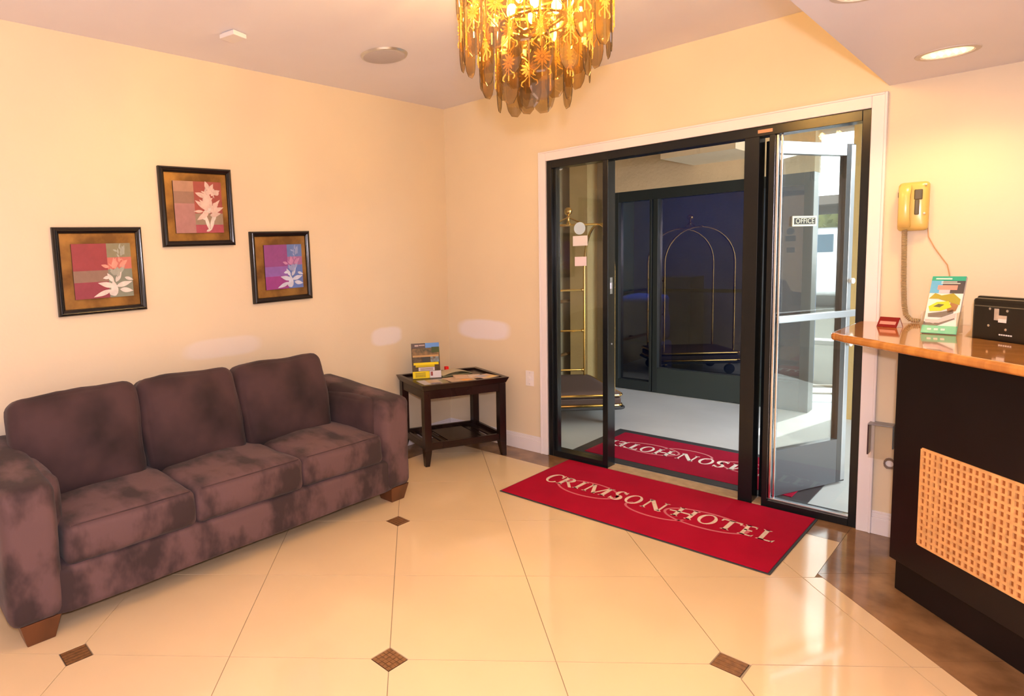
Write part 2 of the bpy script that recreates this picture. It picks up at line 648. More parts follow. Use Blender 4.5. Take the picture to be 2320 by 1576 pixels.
# dropped ceiling over the desk with its cream face
drop = MB().box(XS, XR, YB, 0, HL, HL + .02)
dropo = struct(drop.build('ceiling_dropped', ceil_m))
struct(MB().box(XS, XS + .06, YB, 0, HL + .0205, HC + .1).build('wall_soffit', wall_plain_m))
struct(MB().box(XS + .06, XR, YB, 0, HC, HC + .1).build('ceiling_void', ceil_m))

# casing round the entrance
casing = root_struct('trim_1')
MB().box(0.892, 0.948, -0.018, 0.0, 0, 2.203).box(0.892, 0.905, -0.024, -0.018, 0, 2.203).build('side_casing', trim_m, casing, bevel=.003)
MB().box(2.762, 2.823, -0.018, 0.0, 0, 2.203).box(2.812, 2.823, -0.024, -0.018, 0, 2.203).build('side_casing', trim_m, casing, bevel=.003)
MB().box(0.948, 2.762, -0.018, 0.0, 2.137, 2.203).box(0.905, 2.812, -0.024, -0.018, 2.192, 2.203).build('head_casing', trim_m, casing, bevel=.003)


def skirting(name, x0, x1, y0, y1, ax):
    r = root_struct(name)
    if ax == 'x':
        mb = MB().box(x0, x1, -0.016, 0, 0, 0.088).box(x0, x1, -0.011, 0, 0.088, 0.108).box(x0, x1, -0.007, 0, 0.108, 0.120)
    else:
        mb = MB().box(0, 0.016, y0, y1, 0, 0.088).box(0, 0.011, y0, y1, 0.088, 0.108).box(0, 0.007, y0, y1, 0.108, 0.120)
    mb.build('skirting_board', trim_m, r, bevel=.002)


skirting('baseboard_back', 0.0, 0.892, 0, 0, 'x')
skirting('baseboard_left', 0, 0, YB, -0.016, 'y')
skirting('baseboard_desk', 2.823, XR, 0, 0, 'x')

# ------------------------------------------------------------------ storefront entrance
door1 = root_struct('door_1')


def bar(x0, x1, z0, z1, y0=0.0, y1=0.10, name='frame_bar', m=None, parent=None, bevel=.002):
    return MB().box(x0, x1, y0, y1, z0, z1).build(name, m or black_al_m, parent or door1, bevel=bevel)


bar(0.948, 0.985, 0, 2.137, name='jamb')
bar(0.985, 1.004, 0, 2.10, .03, .08, name='glazing_stop')
bar(1.368, 1.405, 0, 2.085, name='mullion')
bar(2.205, 2.278, 0, 2.085, name='mullion')
bar(2.325, 2.352, 0, 2.085, name='mullion')
bar(2.352, 2.366, 0.045, 2.085, .02, .035, name='chrome_strip', m=chrome_m, bevel=.003)
bar(2.372, 2.382, 0.045, 2.085, .03, .045, name='chrome_strip', m=chrome_m, bevel=.003)
bar(2.725, 2.762, 0, 2.137, name='jamb')
bar(0.985, 2.725, 2.085, 2.137, name='head_rail')
bar(0.985, 1.368, 0, 0.045, name='bottom_rail')
bar(2.352, 2.725, 0, 0.040, name='bottom_rail')
bar(2.352, 2.725, 0.040, 0.050, .02, .05, name='chrome_strip', m=alu_m)
bar(1.405, 2.205, 0, 0.008, 0.0, .12, name='threshold', m=mat('stone_threshold', (0.55, 0.38, 0.22), rough=0.25, var=.2, scale=20))
bar(2.278, 2.325, 0, 0.008, 0.0, .12, name='threshold', m=MATS['stone_threshold'])
MB().box(1.004, 1.368, 0.052, 0.058, 0.045, 2.085).build('glass_pane', pane_m, door1)
MB().box(2.382, 2.725, 0.052, 0.058, 0.050, 2.085).build('glass_pane', pane_m, door1)
# lock strike and keyhole on the mullion's side
MB().box(1.405, 1.4065, 0.03, 0.06, 1.20, 1.31).box(1.4065, 1.412, 0.038, 0.052, 1.235, 1.275).build('strike_plate', alu_m, door1)
MB().lathe([(0.006, 0), (0.006, .004)], 12, (1.405, .05, .86), axis='x').build('screw_head', alu_m, door1)
MB().box(2.27, 2.34, -0.004, 0.0, 2.10, 2.118).build('brass_tag', mat('copper_tag', (0.6, 0.3, 0.16), rough=.4), door1)

# stickers on the narrow pane
st = tag(MB().lathe([(0.043, 0), (0.043, .001)], 28, (1.173, .0505, 1.652), axis='y').build('sticker', mat('pale_blue_sticker', (0.55, 0.72, 0.86), rough=.4)), 'round pale blue sticker on the narrow glass pane beside the entrance', 'sticker')
st = tag(MB().box(1.122, 1.232, .0495, .0515, 1.531, 1.600).build('sticker', plastic_w_m), 'wide white sticker just under the round blue sticker on the narrow pane', 'sticker')
st = tag(MB().box(1.136, 1.224, .0495, .0515, 1.391, 1.455).build('sticker', mat('pink_white', (0.84, 0.74, 0.80), rough=.4)), 'small pinkish white sticker, lowest of the three on the narrow pane', 'sticker')

# open glass door leaf, pivoted outward
leaf = thing('glass_door', 'black framed glass door leaf standing open outward, chrome push bar across it', 'door', (2.300, 0.10, 0.012))
ld = Vector((2.553 - 2.300, 0.735 - 0.10, 0))
LL = ld.length
leaf.rotation_euler = (0, 0, math.atan2(ld.y, ld.x))
# local x along the leaf, local -y faces the right-hand sidelight (camera side)
leaf_al = mat('leaf_dark_aluminium', (0.07, 0.08, 0.09), rough=0.3, metal=0.5)
MB().box(0, .05, -.02, .02, 0, 2.055).build('hinge_stile', black_al_m, leaf, bevel=.002)
MB().box(LL - .075, LL, -.02, .02, 0, 2.055).build('lock_stile', leaf_al, leaf, bevel=.002)
MB().box(LL - .035, LL + .001, -.021, -.005, 0.01, 2.05).build('edge_channel', alu_m, leaf, bevel=.002)
MB().box(.05, LL - .075, -.02, .02, 0, .275).build('kick_rail', mat('grey_kick_panel', (0.10, 0.115, 0.135), rough=.3, metal=.3), leaf, bevel=.002)
MB().box(.05, LL - .075, -.02, .02, 1.985, 2.055).build('top_rail', alu_m, leaf, bevel=.002)
MB().box(.05, LL - .075, -.003, .003, .275, 1.985).build('glass_pane', pane_m, leaf)
MB().box(-.01, LL + .02, -.075, -.05, 1.035, 1.075).box(.0, .03, -.05, -.02, 1.04, 1.07).box(LL - .04, LL - .01, -.05, -.02, 1.04, 1.07).build('push_bar', alu_m, leaf, bevel=.004)
for z in (1.245, .94, .865):
    MB().lathe([(0.017, 0), (0.017, .012), (.012, .02)], 16, (LL - .012, -.041, z), axis='y').build('round_knob', plastic_w_m, leaf)

# OFFICE plate on the leaf glass
sign = thing('office_sign', 'small cream OFFICE sign plate stuck on the open glass door', 'sign', leaf.location, leaf.rotation_euler.z)
MB().box(.185, .385, -.008, -.0035, 1.578, 1.637).build('plate', mat('cream_plate', (0.80, 0.78, 0.62), rough=.4), sign)
MB().box(.198, .372, -.0092, -.008, 1.589, 1.626).build('dark_field', mat('sign_black', (0.02, 0.02, 0.018), rough=.4), sign)


def text_part(body, size, name, m, parent, matrix, ext=0.0006, sx=1.0):
    cu_ = bpy.data.curves.new(name, 'FONT')
    cu_.body = body
    cu_.size = size
    cu_.extrude = ext
    cu_.align_x = 'CENTER'
    cu_.align_y = 'CENTER'
    cu_.resolution_u = 3
    tmp = bpy.data.objects.new('tmp_text', cu_)
    COL.objects.link(tmp)
    bpy.context.view_layer.update()
    me = bpy.data.meshes.new_from_object(tmp.evaluated_get(bpy.context.evaluated_depsgraph_get()))
    bpy.data.objects.remove(tmp)
    me.materials.clear()
    me.materials.append(m)
    o = bpy.data.objects.new(name, me)
    COL.objects.link(o)
    o.parent = parent
    o.matrix_local = matrix @ Matrix.Diagonal((sx, 1, 1, 1))
    return o


text_part('OFFICE', 0.042, 'lettering', mat('sign_cream', (0.80, 0.76, 0.60), rough=.5), sign,
          Matrix.Translation((.285, -.0098, 1.607)) @ Matrix.Rotation(PI / 2, 4, 'X'), sx=1.15)

# ------------------------------------------------------------------ mats with lettering
def serif_letters():
    """stroke-built wide roman capitals: polygons in a unit-height box; returns {char: (width, [polys])}"""
    T, t = 0.19, 0.09     # thick and thin strokes

    def vbar(x, w=T, y0=0.0, y1=1.0, sf=True):
        out = [[(x, y0), (x + w, y0), (x + w, y1), (x, y1)]]
        if sf:
            for yy, s in ((y0, 1), (y1, -1)):
                out.append([(x - .10, yy), (x + w + .10, yy), (x + w + .02, yy + s * .07), (x - .02, yy + s * .07)])
        return out

    def ring(cx, cy, rx, ry, a0=0, a1=360, wt=T, wn=t, n=22):
        polys = []
        for k in range(n):
            u0 = math.radians(a0 + (a1 - a0) * k / n)
            u1 = math.radians(a0 + (a1 - a0) * (k + 1) / n)

            def pt(u, inner):
                w = wn + (wt - wn) * abs(math.cos(u))
                return (cx + (rx - (w if inner else 0)) * math.cos(u), cy + (ry - (w * .62 if inner else 0)) * math.sin(u))
            polys.append([pt(u0, 0), pt(u1, 0), pt(u1, 1), pt(u0, 1)])
        return polys

    def diag(x0, y0, x1, y1, w):
        return [[(x0, y0), (x0 + w, y0), (x1 + w, y1), (x1, y1)]]
    L = {}
    L['C'] = (0.85, ring(.48, .5, .48, .54, 48, 318) + [[(.74, .70), (.86, .66), (.84, 1.0), (.78, 1.0)]])
    L['R'] = (0.95, vbar(.10) + ring(.36, .73, .36, .29, -92, 92) + [[(.2, .94), (.4, .94), (.4, 1.02), (.2, 1.02)], [(.2, .44), (.42, .44), (.42, .52), (.2, .52)]] + [[(.34, .48), (.52, .50), (1.02, -.06), (.86, -.10)]])
    L['I'] = (0.40, vbar(.11))
    L['M'] = (1.30, vbar(.10, t) + diag(.10, 1, .56, 0, T) + diag(1.02, 1, .58, 0, t) + vbar(1.02, T))
    L['S'] = (0.66, ring(.33, .74, .28, .28, 30, 270) + ring(.33, .26, .30, .30, 90, -150) + [[(.52, .76), (.62, .76), (.60, 1.0), (.56, 1.0)], [(.03, .24), (.11, .24), (.07, 0), (.03, 0)]])
    L['O'] = (1.05, ring(.51, .5, .50, .53))
    L['N'] = (1.10, vbar(.10, t) + diag(.04, 1.02, .76, -.04, T + .04) + vbar(.86, t, 0, 1.0))
    L['H'] = (1.10, vbar(.10) + vbar(.78) + [[(.15, .46), (.9, .46), (.9, .56), (.15, .56)], [(-.25, .42), (.15, .46), (.15, .56), (-.25, .50)]])
    L['T'] = (0.90, vbar(.36, T, 0, 1, True) + [[(.02, .92), (.90, .92), (.90, 1.0), (.02, 1.0)], [(.02, .78), (.08, .78), (.12, .95), (.02, .95)], [(.84, .78), (.90, .78), (.90, .95), (.80, .95)]])
    L['E'] = (0.70, vbar(.06) + [[(.1, 0), (.64, 0), (.64, .08), (.1, .08)], [(.1, .92), (.6, .92), (.6, 1), (.1, 1)], [(.1, .46), (.5, .46), (.5, .55), (.1, .55)], [(.58, 0), (.66, 0), (.70, .20), (.62, .12)], [(.54, .82), (.62, .80), (.60, 1), (.54, 1)]])
    L['L'] = (0.70, vbar(.10) + [[(.1, 0), (.68, 0), (.68, .08), (.1, .08)], [(.62, 0), (.72, 0), (.76, .22), (.66, .12)]])
    return L


LET = serif_letters()
SPANS = [('C', 1.213, 1.300, 1.10), ('R', 1.305, 1.410, 1), ('I', 1.418, 1.462, 1), ('M', 1.482, 1.635, 1), ('S', 1.655, 1.728, 1.08), ('O', 1.738, 1.832, 1.0),
         ('N', 1.848, 1.975, 1), ('H', 2.020, 2.135, 1), ('O', 2.145, 2.240, 1.0), ('T', 2.246, 2.345, 1.0), ('E', 2.360, 2.425, 1), ('L', 2.440, 2.512, 1.0)]


def entrance_mat(label, loc, rz, border, carpet, lett, ringm):
    t = thing('entrance_mat', label, 'mat', loc, rz)
    hx, hy = 0.7425, 0.41
    b = cushion((2 * hx, 2 * hy, 0.006), 0.003, n=2)
    MB().box(-hx, hx, -hy, hy, 0, 0.005).build('rubber_backing', rubber_m, t, bevel=.002)
    MB().box(-hx + border[0], hx - border[0], -hy + border[1], hy - border[1], 0.004, 0.010).build('pile', carpet, t, bevel=.003)
    for ch, x0, x1, hs in SPANS:
        w, polys = LET[ch]
        mb = MB()
        for p in polys:
            pts = []
            for (u, v) in p:
                X = (x0 + (x1 - x0) * u / w) - 1.8575
                Y = (-0.488 + 0.138 * ((v - .5) * hs + .5)) + 0.42
                pts.append((X, Y))
            if area(pts) > 1e-8:
                mb.prism(pts, 0.0098, 0.0112)
        mb.build('letter', lett, t)
    for (cx, cy, rx, ry, a0, a1) in ((1.505, -.452, .195, .125, -5, 385), (2.185, -.440, .215, .118, -10, 350), (1.94, -.50, .17, .092, 150, 352)):
        n = 48
        mb = MB()
        for k in range(n):
            u0 = math.radians(a0 + (a1 - a0) * k / n)
            u1 = math.radians(a0 + (a1 - a0) * (k + 1) / n)
            w0 = 0.014
            def P(u, s):
                return (cx - 1.8575 + (rx + s) * math.cos(u), cy + .42 + (ry + s) * math.sin(u))
            mb.prism([P(u0, 0), P(u1, 0), P(u1, -w0), P(u0, -w0)], 0.0098, 0.0106)
        mb.build('ring_emblem', ringm, t)
    return t


entrance_mat('crimson entrance mat lying indoors before the doorway, words CRIMSON HOTEL upright', (1.8575, -0.425, 0.0005), 0, (0.010, 0.008), red_mat_m, letter_m, swirl_m)
entrance_mat('crimson mat with wide black border outside the doorway, lettering upside down', (1.76, 0.56, 0.0005), PI, (0.085, 0.085), red_out_m, letter_w_m, mat('pale_ring_pile', (0.62, 0.22, 0.26), rough=.95))

# ------------------------------------------------------------------ sofa
sofa = thing('sofa', 'brown suede three-seat sofa with wooden block feet against the left wall', 'sofa', (0.42, -2.385, 0))
def spart(mb, name, loc, m=suede_m, rot=(0, 0, 0)):
    o = mb.build(name, m, sofa, smooth='all')
    o.location = (loc[0] - 0.42, loc[1] + 2.385, loc[2])
    o.rotation_euler = rot
    return o


spart(cushion((0.70, 1.90, 0.20), 0.03, (0.006, 0, 0), 16, .004, 5, 3), 'base_panel', (0.435, -2.385, 0.185))
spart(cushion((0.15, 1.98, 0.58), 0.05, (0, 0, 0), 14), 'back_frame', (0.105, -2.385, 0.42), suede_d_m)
for k, (ya, yb, xs) in enumerate(((-3.278, -2.707, 0), (-2.703, -2.097, 0), (-2.093, -1.515, 0))):
    spart(cushion((0.575, yb - ya + .004, 0.175), 0.034, (0.016, 0.0, 0.022), 20, .010, 5, 7 + 3 * k, .005), 'seat_cushion', (0.500, (ya + yb) / 2, 0.372), rot=(0, 0.02, 0))
for o in [c for c in sofa.children if c.name.startswith('seat_cushion')]:
    w = (max(v.co.y for v in o.data.vertices)) - .03
    MB().tube([(.277 + .014 * (1 - (t / w) ** 2), t, .0835 + .004 * (1 - (t / w) ** 2)) for t in [w * (-1 + k / 8) for k in range(17)]], .0028, 6).build('seam', suede_d_m, o, smooth=True)
for k, (ya, yb) in enumerate(((-3.325, -2.745), (-2.735, -2.175), (-2.165, -1.545))):
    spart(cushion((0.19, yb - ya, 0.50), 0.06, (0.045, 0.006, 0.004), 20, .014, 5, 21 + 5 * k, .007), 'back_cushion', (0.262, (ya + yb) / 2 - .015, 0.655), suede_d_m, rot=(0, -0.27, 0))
for s, yc, nm in ((-1, -3.384, 'arm'), (1, -1.402, 'arm')):
    a = cushion((0.775, 0.205, 0.585), 0.045, (0.004, 0.006, 0.010), 18, .006, 5, 40 + s, .003)
    # the arm falls a little towards the front and its back corner is lifted
    vs = []
    for (x, y, z) in a.v:
        if z > 0:
            z += -0.035 * (x / 0.39) * (z / .29)
        y += s * 0.022 * (-(z) / .29) * 0 + (0.012 * s * max(0, x) / .39)
        vs.append((x, y, z))
    a.v = vs
    spart(a, nm, (0.405, yc, 0.385))
    spart(cushion((0.46, 0.10, 0.26), 0.045, (0, 0.014, 0.012), 12, .008, 6, 60 + s, .004), 'arm_pad', (0.455, yc - s * 0.085, 0.515), suede_d_m if s > 0 else suede_m)  # right pad gets its shadow from the darker suede colour
for fx, fy in ((0.70, -1.375), (0.70, -3.385), (0.12, -1.40), (0.12, -3.37)):
    w, w2, h = 0.075, 0.052, 0.10
    mb = MB().add([(-w, -w, h), (w, -w, h), (w, w, h), (-w, w, h), (-w2, -w2, 0), (w2, -w2, 0), (w2, w2, 0), (-w2, w2, 0)],
                  [(0, 1, 2, 3), (7, 6, 5, 4), (0, 4, 5, 1), (1, 5, 6, 2), (2, 6, 7, 3), (3, 7, 4, 0)])
    o = mb.build('foot', leg_wood_m, sofa, bevel=.003)
    o.location = (fx - .42, fy + 2.385, 0)

# ------------------------------------------------------------------ side table in the corner
TA = math.radians(67.3)
TO = (0.478, -0.845)
TW, TD, TZ = 0.70, 0.50, 0.592
table = thing('side_table', 'dark espresso wooden side table with tray top and slatted shelf in the corner', 'table', (TO[0], TO[1], 0), TA)
# local x along the front edge, local y to the back; front edge at y=0
rim = MB()
for (x0, x1, y0, y1) in ((0, TW, 0, .04), (0, TW, TD - .04, TD), (0, .04, .04, TD - .04), (TW - .04, TW, .04, TD - .04)):
    pass
def rim_piece(poly_top, poly_bot, z0, z1):
    n = 4
    return MB().add([(*p, z0) for p in poly_bot] + [(*p, z1) for p in poly_top], [(3, 2, 1, 0), (4, 5, 6, 7)] + [(i, (i + 1) % 4, 4 + (i + 1) % 4, 4 + i) for i in range(4)])


o_, i_ = 0.0, 0.045
outer = [(0, 0), (TW, 0), (TW, TD), (0, TD)]
inner = [(.035, .035), (TW - .035, .035), (TW - .035, TD - .035), (.035, TD - .035)]
outer_b = [(.018, .018), (TW - .018, .018), (TW - .018, TD - .018), (.018, TD - .018)]
for k in range(4):
    l = (k + 1) % 4
    rim_piece([outer[k], outer[l], inner[l], inner[k]], [outer_b[k], outer_b[l], inner[l], inner[k]], TZ - .042, TZ).build('tray_rim', dark_wood_m, table, bevel=.0015)
MB().box(.03, TW - .03, .03, TD - .03, TZ - .046, TZ - .014).build('tabletop', dark_wood_m, table)
for (x0, x1, y0, y1) in ((.07, TW - .07, .026, .044), (.07, TW - .07, TD - .044, TD - .026), (.026, .044, .07, TD - .07), (TW - .044, TW - .026, .07, TD - .07)):
    MB().box(x0, x1, y0, y1, TZ - .105, TZ - .044).build('apron', dark_wood_m, table, bevel=.001)
for (lx, ly) in ((.046, .046), (TW - .046, .046), (.046, TD - .046), (TW - .046, TD - .046)):
    w = .026
    sx = -1 if lx < .3 else 1
    sy = -1 if ly < .2 else 1
    mb = MB()
    mb.box(lx - w, lx + w, ly - w, ly + w, .11, TZ - .044)
    # tapered foot, inner faces cut away
    xo, xi = lx + sx * w, lx - sx * w
    yo, yi = ly + sy * w, ly - sy * w
    tp = [(xo, yo), (xi, yo), (xi, yi), (xo, yi)]
    xi2, yi2 = lx - sx * w * .25, ly - sy * w * .25
    btm = [(xo, yo), (xi2, yo), (xi2, yi2), (xo, yi2)]
    mb.add([(*p, 0) for p in btm] + [(*p, .11) for p in tp], [(3, 2, 1, 0), (4, 5, 6, 7)] + [(i, (i + 1) % 4, 4 + (i + 1) % 4, 4 + i) for i in range(4)])
    mb.build('leg', dark_wood_m, table, bevel=.001)
for (x0, x1, y0, y1) in ((.07, TW - .07, .03, .052), (.07, TW - .07, TD - .052, TD - .03), (.03, .052, .07, TD - .07), (TW - .052, TW - .03, .07, TD - .07)):
    MB().box(x0, x1, y0, y1, .115, .165).build('shelf_rail', dark_wood_m, table, bevel=.001)
for k in range(9):
    x = .085 + k * (TW - .17) / 8
    MB().box(x - .018, x + .018, .052, TD - .052, .128, .140).build('shelf_slat', dark_wood_m, table)
MB().box(.24, .50, .10, TD - .10, .141, .150).build('shelf_board', dark_wood_m, table)


def tloc(u, v, z=0):
    c, s = math.cos(TA), math.sin(TA)
    return (TO[0] + u * c - v * s, TO[1] + u * s + v * c, z)


ZT = TZ - .0135
# leaflet stand
ls = thing('leaflet_display', 'standing leaflet display with landscape photos and yellow bands on the side table', 'brochure', tloc(.072, .335, ZT + .0045), TA - .195)
tilt = Matrix.Rotation(-.12, 4, 'X')
LW, LH = .215, .262
def lpart(x0, x1, z0, z1, y, m, name, yy=.001):
    vs = []
    mb = MB().box(x0 * LW, x1 * LW, -y - yy, -y, z0 * LH, z1 * LH)
    mb.v = [tuple(tilt @ Vector(p)) for p in mb.v]
    return mb.build(name, m, ls)


lpart(0, 1, 0, 1, -.004, mat('leaflet_brown', (0.09, 0.055, 0.02), rough=.3, var=.5, scale=40), 'leaflet', .005)
lpart(.5, 1, .86, 1.0, .001, mat('leaflet_sky', (0.12, 0.30, 0.72), rough=.3), 'photo_panel')
lpart(0, .5, .86, 1.0, .001, mat('leaflet_heading', (0.11, 0.08, 0.075), rough=.3), 'photo_panel')
lpart(.02, .98, .66, .85, .001, mat('leaflet_cliffs', (0.07, 0.07, 0.04), rough=.3, color2=(0.30, 0.17, 0.07), scale=25), 'photo_panel')
lpart(.72, 1, .72, .88, .0015, mat('leaflet_trees', (0.05, 0.08, 0.02), rough=.3), 'photo_panel')
lpart(.03, .97, .60, .655, .001, mat('leaflet_sand', (0.50, 0.30, 0.12), rough=.3), 'photo_panel')
lpart(.05, .34, .45, .60, .0016, mat('leaflet_rock', (0.13, 0.09, 0.05), rough=.3, var=.5, scale=40), 'photo_panel')
lpart(.37, .64, .45, .60, .0016, mat('leaflet_dark', (0.04, 0.04, 0.035), rough=.3), 'photo_panel')
lpart(.67, .97, .45, .60, .0016, mat('leaflet_tower', (0.25, 0.42, 0.50), rough=.3, color2=(0.15, 0.09, 0.05), scale=30), 'photo_panel')
yel = mat('leaflet_yellow', (0.86, 0.66, 0.0), rough=.3)
lpart(.05, .95, .37, .44, .002, yel, 'title_band')
lpart(.12, .80, .31, .37, .002, mat('leaflet_mustard', (0.58, 0.42, 0.0), rough=.3), 'title_band')
lpart(.22, .80, .20, .30, .002, mat('leaflet_lilac', (0.66, 0.58, 0.66), rough=.3), 'text_panel')
lpart(.0, .60, -.01, .19, .006, yel, 'price_card', .002)
lpart(.61, 1.02, -.01, .19, .006, mat('leaflet_pale', (0.70, 0.66, 0.70), rough=.3), 'price_card', .002)
for k in range(4):
    lpart(.09, .46, .03 + .035 * k, .042 + .035 * k, .0085, mat('print_dark', (0.10, 0.07, 0.01), rough=.4), 'text_line', .0006)
for k in range(3):
    lpart(.28, .74, .215 + .026 * k, .226 + .026 * k, .0035, MATS['print_dark'], 'text_line', .0006)
lpart(.64, .72, .05, .17, .0085, mat('leaflet_maroon', (0.30, 0.06, 0.06), rough=.4), 'text_line', .0006)
lpart(.12, .25, .91, .955, .0022, mat('leaflet_logo', (0.55, 0.42, 0.40), rough=.4), 'text_line', .0006)
lpart(.27, .48, .925, .955, .0022, MATS['leaflet_logo'], 'text_line', .0006)
rc = tag(MB().box(-.014, .014, -.014, .014, 0, .052).build('red_cube', mat('bright_red_plastic', (0.85, 0.01, 0.01), rough=.25), bevel=.003), 'tiny bright red box behind the leaflet display on the side table', 'box')
rc.location = tloc(.405, .44, ZT)
rc.rotation_euler = (0, 0, TA)


def magazine(label, u, v, w, d, rz, z, h, blocks, base):
    t = thing('magazine', label, 'magazine', tloc(u, v, z), TA + rz, 'reading matter on the side table')
    MB().box(-w / 2, w / 2, -d / 2, d / 2, 0, h).build('pages', base, t, bevel=.001)
    for (x0, x1, y0, y1, m) in blocks:
        MB().box(-w / 2 + x0 * w, -w / 2 + x1 * w, -d / 2 + y0 * d, -d / 2 + y1 * d, h, h + .0006).build('cover_print', m, t)
    return t


beige = mat('mag_beige', (0.62, 0.45, 0.31), rough=.35, var=.15, scale=15)
peach = mat('mag_peach', (0.70, 0.50, 0.36), rough=.35)
magazine('grey-green brochure with a dark panel, lying before the leaflet display', .155, .15, .21, .17, -.12, ZT, .003,
         [(0, .3, 0, 1, mat('mag_lav', (.50, .50, .66), rough=.3)), (.32, .75, .35, .95, mat('mag_sand', (.55, .42, .26), rough=.3)), (.34, .7, .08, .34, mat('mag_slate', (.13, .11, .17), rough=.3)), (.76, 1, .1, .9, mat('mag_moss', (.22, .22, .09), rough=.3))], mat('mag_grey', (.45, .42, .36), rough=.35))
magazine('beige magazine with an orange cover square in the middle of the side table', .37, .155, .20, .18, .05, ZT + .0005, .003,
         [(.45, .86, .05, .42, mat('mag_orange', (.85, .38, .03), rough=.3))], beige)
magazine('pale open magazine lying at an angle beside the orange-squared one', .46, .20, .21, .15, -.35, ZT + .0045, .003,
         [(.05, .5, .1, .9, peach), (.55, .95, .2, .9, mat('mag_cream', (.72, .60, .50), rough=.35))], beige)
magazine('brochure with blue and yellow corner nearest the doorway end of the table', .575, .125, .15, .13, .3, ZT + .0085, .003,
         [(.05, .6, .4, .95, mat('mag_blue', (.42, .45, .58), rough=.3)), (.3, .95, .05, .4, mat('mag_yellow', (.78, .56, .16), rough=.3))], peach)
mg = magazine('curled sage green magazine with its cover lifted at the back of the tray', .43, .375, .27, .13, .12, ZT + .0005, .004, [], mat('mag_sage', (.30, .30, .17), rough=.35))
cur = MB()
vs, fs = [], []
for k in range(13):
    u = k / 12
    x = -.13 + .26 * u
    z = .006 + .022 * math.sin(PI * u)
    vs += [(x, -.06, z), (x, .06, z), (x, -.06, z + .0015), (x, .06, z + .0015)]
for k in range(12):
    a, b = 4 * k, 4 * k + 4
    fs += [(a, a + 1, b + 1, b), (a + 2, b + 2, b + 3, a + 3), (a, b, b + 2, a + 2), (a + 1, a + 3, b + 3, b + 1)]
fs += [(0, 2, 3, 1), (48, 49, 51, 50)]
cur.add(vs, fs)
cur.build('lifted_cover', mat('mag_sage_pale', (.52, .48, .32), rough=.35), mg, smooth=True)

# ------------------------------------------------------------------ framed pictures
def leafpoly(cx, cy, a, L, w, n=7):
    a = math.radians(a)
    pts = []
    for s in (1, -1):
        rng = range(n + 1) if s == 1 else range(n - 1, 0, -1)
        for k in rng:
            t = k / n
            r = w * math.sin(PI * t ** .8) / 2 * s
            x, y = L * t, r
            pts.append((cx + x * math.cos(a) - y * math.sin(a), cy + x * math.sin(a) + y * math.cos(a)))
    return pts


def picture(label, yc, zc, rot, blocks, plant, canvas):
    t = thing('framed_picture', label, 'picture', (0.0, yc, zc), 0, 'square framed pictures above the sofa')
    t.rotation_euler = (rot, 0, 0)
    h = 0.2285
    prof = [(0.0, 0.0), (0.0, 0.022), (0.004, 0.029), (0.012, 0.033), (0.021, 0.030), (0.026, 0.022), (0.031, 0.020), (0.034, 0.012), (0.034, 0.0)]
    for k in range(4):
        a = k * PI / 2
        mb = MB()
        vs = []
        for e in (-1, 1):
            for (w, d) in prof:
                # bottom rail: along local y, inner side up
                p = (d, e * (h - w), -h + w)
                yy, zz = p[1], p[2]
                vs.append((p[0], yy * math.cos(a) - zz * math.sin(a), yy * math.sin(a) + zz * math.cos(a)))
        n = len(prof)
        fs = [(i, (i + 1) % n, n + (i + 1) % n, n + i) for i in range(n)] + [tuple(range(n)), tuple(range(2 * n - 1, n - 1, -1))]
        mb.add(vs, fs)
        mb.build('frame_rail', frame_m, t, smooth=True)
    MB().box(0.002, 0.012, -h + .03, h - .03, -h + .03, h - .03).build('mat_board', bronze_m, t)
    u0, u1, v0, v1 = canvas

    def P(u, v):
        return (-h + 2 * h * u, h - 2 * h * v)
    y0, z1 = P(u0, v0)
    y1, z0 = P(u1, v1)
    cv = MB().box(0.012, 0.020, y0, y1, z0, z1).build('canvas', mat('canvas_edge', (0.03, 0.012, 0.012), rough=.6), t, bevel=.001)
    for (a, b, c, d, m) in blocks:
        MB().box(0.0195, 0.0212, y0 + (y1 - y0) * a, y0 + (y1 - y0) * b, z1 - (z1 - z0) * d, z1 - (z1 - z0) * c).build('colour_block', m, cv)
    for m, shapes in plant:
        mb = MB()
        for si, pts in enumerate(shapes):
            PD = .00008 * si
            q = [(y0 + (y1 - y0) * u, z1 - (z1 - z0) * v) for u, v in pts]
            n = len(q)
            mb.add([(0.0212, *p) for p in q] + [(0.0218 + PD, *p) for p in q], [tuple(range(n)), tuple(range(2 * n - 1, n - 1, -1))] + [(i, (i + 1) % n, n + (i + 1) % n, n + i) for i in range(n)])
        mb.build('flower_print', m, cv)
    return t


def col(n, c, v=.12):
    return mat(n, c, rough=.55, var=v, scale=25, bump=.1, bscale=60)


def LL_(cx, cy, a, L, w, n=7):
    return leafpoly(cx, cy, a, L, w * .78, n)


def sprig(cx, y0, y1, n, spread, seed, L0=.10):
    rn = random.Random(seed)
    out = []
    for k in range(n):
        t = k / (n - 1)
        sgn = 1 if k % 2 else -1
        env = math.sin(PI * (.15 + .8 * t))
        x = cx + sgn * spread * env * rn.uniform(.1, .9)
        out.append(leafpoly(x, y0 + (y1 - y0) * t, -90 + sgn * rn.uniform(-20, 75), L0 * rn.uniform(.7, 1.4), L0 * rn.uniform(.25, .5), 5))
    return out


